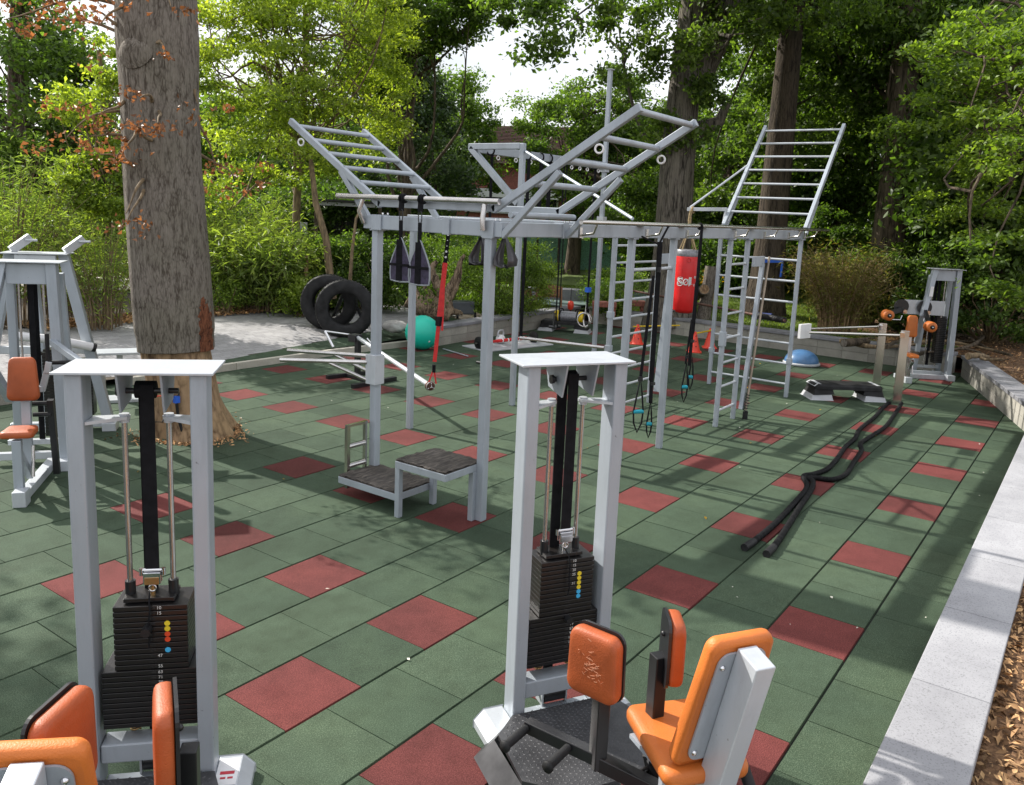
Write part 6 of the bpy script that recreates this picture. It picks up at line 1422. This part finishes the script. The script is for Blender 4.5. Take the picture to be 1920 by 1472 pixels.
t = thing('fallen_log', 'short dark log lying just behind the coping', 'log', (*tdir(1620, 16.8), .33)); p, q = P2(1606, 16.2), P2(1650, 16.8); b_ = B(); ridged(b_, [(*p.lerp(q, s).xy, .44) for s in (0, .3, .6, 1)], [.075, .08, .075, .07], 18, .06, 2); b_.add([(*p.xy, .44)], []); b_.build('bark', BARKD, t); b_ = B(); dv = (q-p).normalized(); b_.cyl(Vector((*p.xy, .44)), Vector((*p.xy, .44))+dv*.02, .07, 16); b_.build('cut_face', BARK, t)
for k, (lab, pts, r0) in enumerate([('longest pale surface root running left to right over the mulch', [(1600, 640, 17), (1660, 652, 16.5), (1720, 640, 17), (1790, 628, 18), (1900, 640, 17.5)], .05), ('forked surface root nearest the wood chips', [(1735, 668, 15.5), (1760, 640, 16.5), (1800, 618, 18), (1860, 612, 19)], .045), ('pale broken root lying on the wood chips', [(1845, 655, 15.8), (1868, 640, 16), (1885, 632, 16.3)], .06), ('twisted root under the shaded trees at the right edge', [(1780, 610, 18.5), (1830, 600, 19), (1880, 618, 18), (1930, 650, 16.5)], .05), ('short root curling behind the roller machine', [(1690, 662, 16), (1705, 640, 16.8), (1750, 632, 17.5)], .04), ('root running down towards the coping corner', [(1870, 600, 19), (1850, 625, 17.6), (1800, 640, 16.8), (1770, 662, 15.8)], .04)]):
    P_s = [];
    for px, row, d in pts: x, y = tdir(px, d); P_s.append((x, y, .36+.05*abs(math.sin(px*.1))+(.08 if px % 20 else 0)))
    t = thing('tree_root', lab, 'root', P_s[0], 0, 'roots over the mulch'); b_ = B(); c = cr(P_s, 6); b_.tube(c, [r0*(1-.6*i/len(c))*(1+.15*math.sin(i*1.7)) for i in range(len(c))], 8)
    m = c[len(c)//2]; limb(b_, m, Vector(m)+Vector((rng.uniform(-1, 1), rng.uniform(-1, 1), .0)), r0*.6, .01, 0, .3, 7, 6); b_.build('root', BARKS if k in (0, 2) else BARKD, t)
t = thing('tree_swing', 'bright blue cloth hanging on the dark trunk behind the tall ladder', 'cloth', pp(1475, 480, 20.6)); b_ = B()
pA, pB = Vector(pp(1440, 489, 20.6)), Vector(pp(1474, 489, 20.5)); b_.bar(pA, pB, .05, .10); b_.bar(pB+Vector((0, 0, .0)), Vector(pp(1473, 520, 20.5)), .05, .04); b_.build('cloth', BLUE, t); t.name = 'blue_cloth'
t = thing('blue_mat', 'dark blue roll lying at the foot of the straight dark trunk', 'roll', (*tdir(1445, 20.3), .35)); b_ = B(); p, q = Vector(pp(1428, 594, 20.2)), Vector(pp(1464, 597, 20)); b_.cyl(p, q, .10, 16); b_.build('roll', mat('blue_roll', (.02, .035, .14), .6), t)

# ================================================================ LIGHT
el, az = R(37.5), R(93.0)
sd = Vector((math.cos(az)*math.cos(el), math.sin(az)*math.cos(el), math.sin(el)))
sun = bpy.data.lights.new('sun', 'SUN'); sun.energy = 5.0; sun.angle = R(.6); sun.color = (1, .955, .88)
so = bpy.data.objects.new('sun', sun); col.objects.link(so); so.rotation_euler = sd.to_track_quat('Z', 'Y').to_euler()
w = bpy.data.worlds.new('World'); sc.world = w; w.use_nodes = True; nt = w.node_tree; nt.nodes.clear()
ow = nt.nodes.new('ShaderNodeOutputWorld'); bg = nt.nodes.new('ShaderNodeBackground'); sky = nt.nodes.new('ShaderNodeTexSky')
sky.sky_type = 'NISHITA'; sky.sun_disc = False; sky.sun_elevation = el; sky.sun_rotation = R(90)-az; sky.air_density = 1.0; sky.dust_density = 3.5; sky.ozone_density = 1.0
# thin bright cloud veil
tc = nt.nodes.new('ShaderNodeTexCoord'); mp = nt.nodes.new('ShaderNodeMapping'); mp.inputs['Scale'].default_value = (1, 1, 2.5); n_ = nt.nodes.new('ShaderNodeTexNoise'); n_.inputs['Scale'].default_value = 2.2; n_.inputs['Detail'].default_value = 6
nt.links.new(tc.outputs['Generated'], mp.inputs[0]); nt.links.new(mp.outputs[0], n_.inputs['Vector']); r_ = ramp(nt, n_.outputs[0], [(.34, (.35, .35, .35)), (.58, (.95, .95, .95))])
mx = nt.nodes.new('ShaderNodeMix'); mx.data_type = 'RGBA'; mx.inputs[7].default_value = (12.5, 12.7, 13.2, 1)
nt.links.new(r_.outputs[0], mx.inputs[0]); nt.links.new(sky.outputs[0], mx.inputs[6]); nt.links.new(mx.outputs[2], bg.inputs[0]); bg.inputs[1].default_value = .085
nt.links.new(bg.outputs[0], ow.inputs[0])
sc.view_settings.view_transform = 'Standard'; sc.view_settings.look = 'None'; sc.view_settings.exposure = .52; sc.view_settings.gamma = 1
sc.cycles.max_bounces = 8; sc.cycles.transparent_max_bounces = 4; sc.cycles.diffuse_bounces = 3; sc.cycles.glossy_bounces = 3; sc.cycles.transmission_bounces = 4
sc.cycles.sample_clamp_indirect = 6; sc.cycles.caustics_reflective = False; sc.cycles.caustics_refractive = False
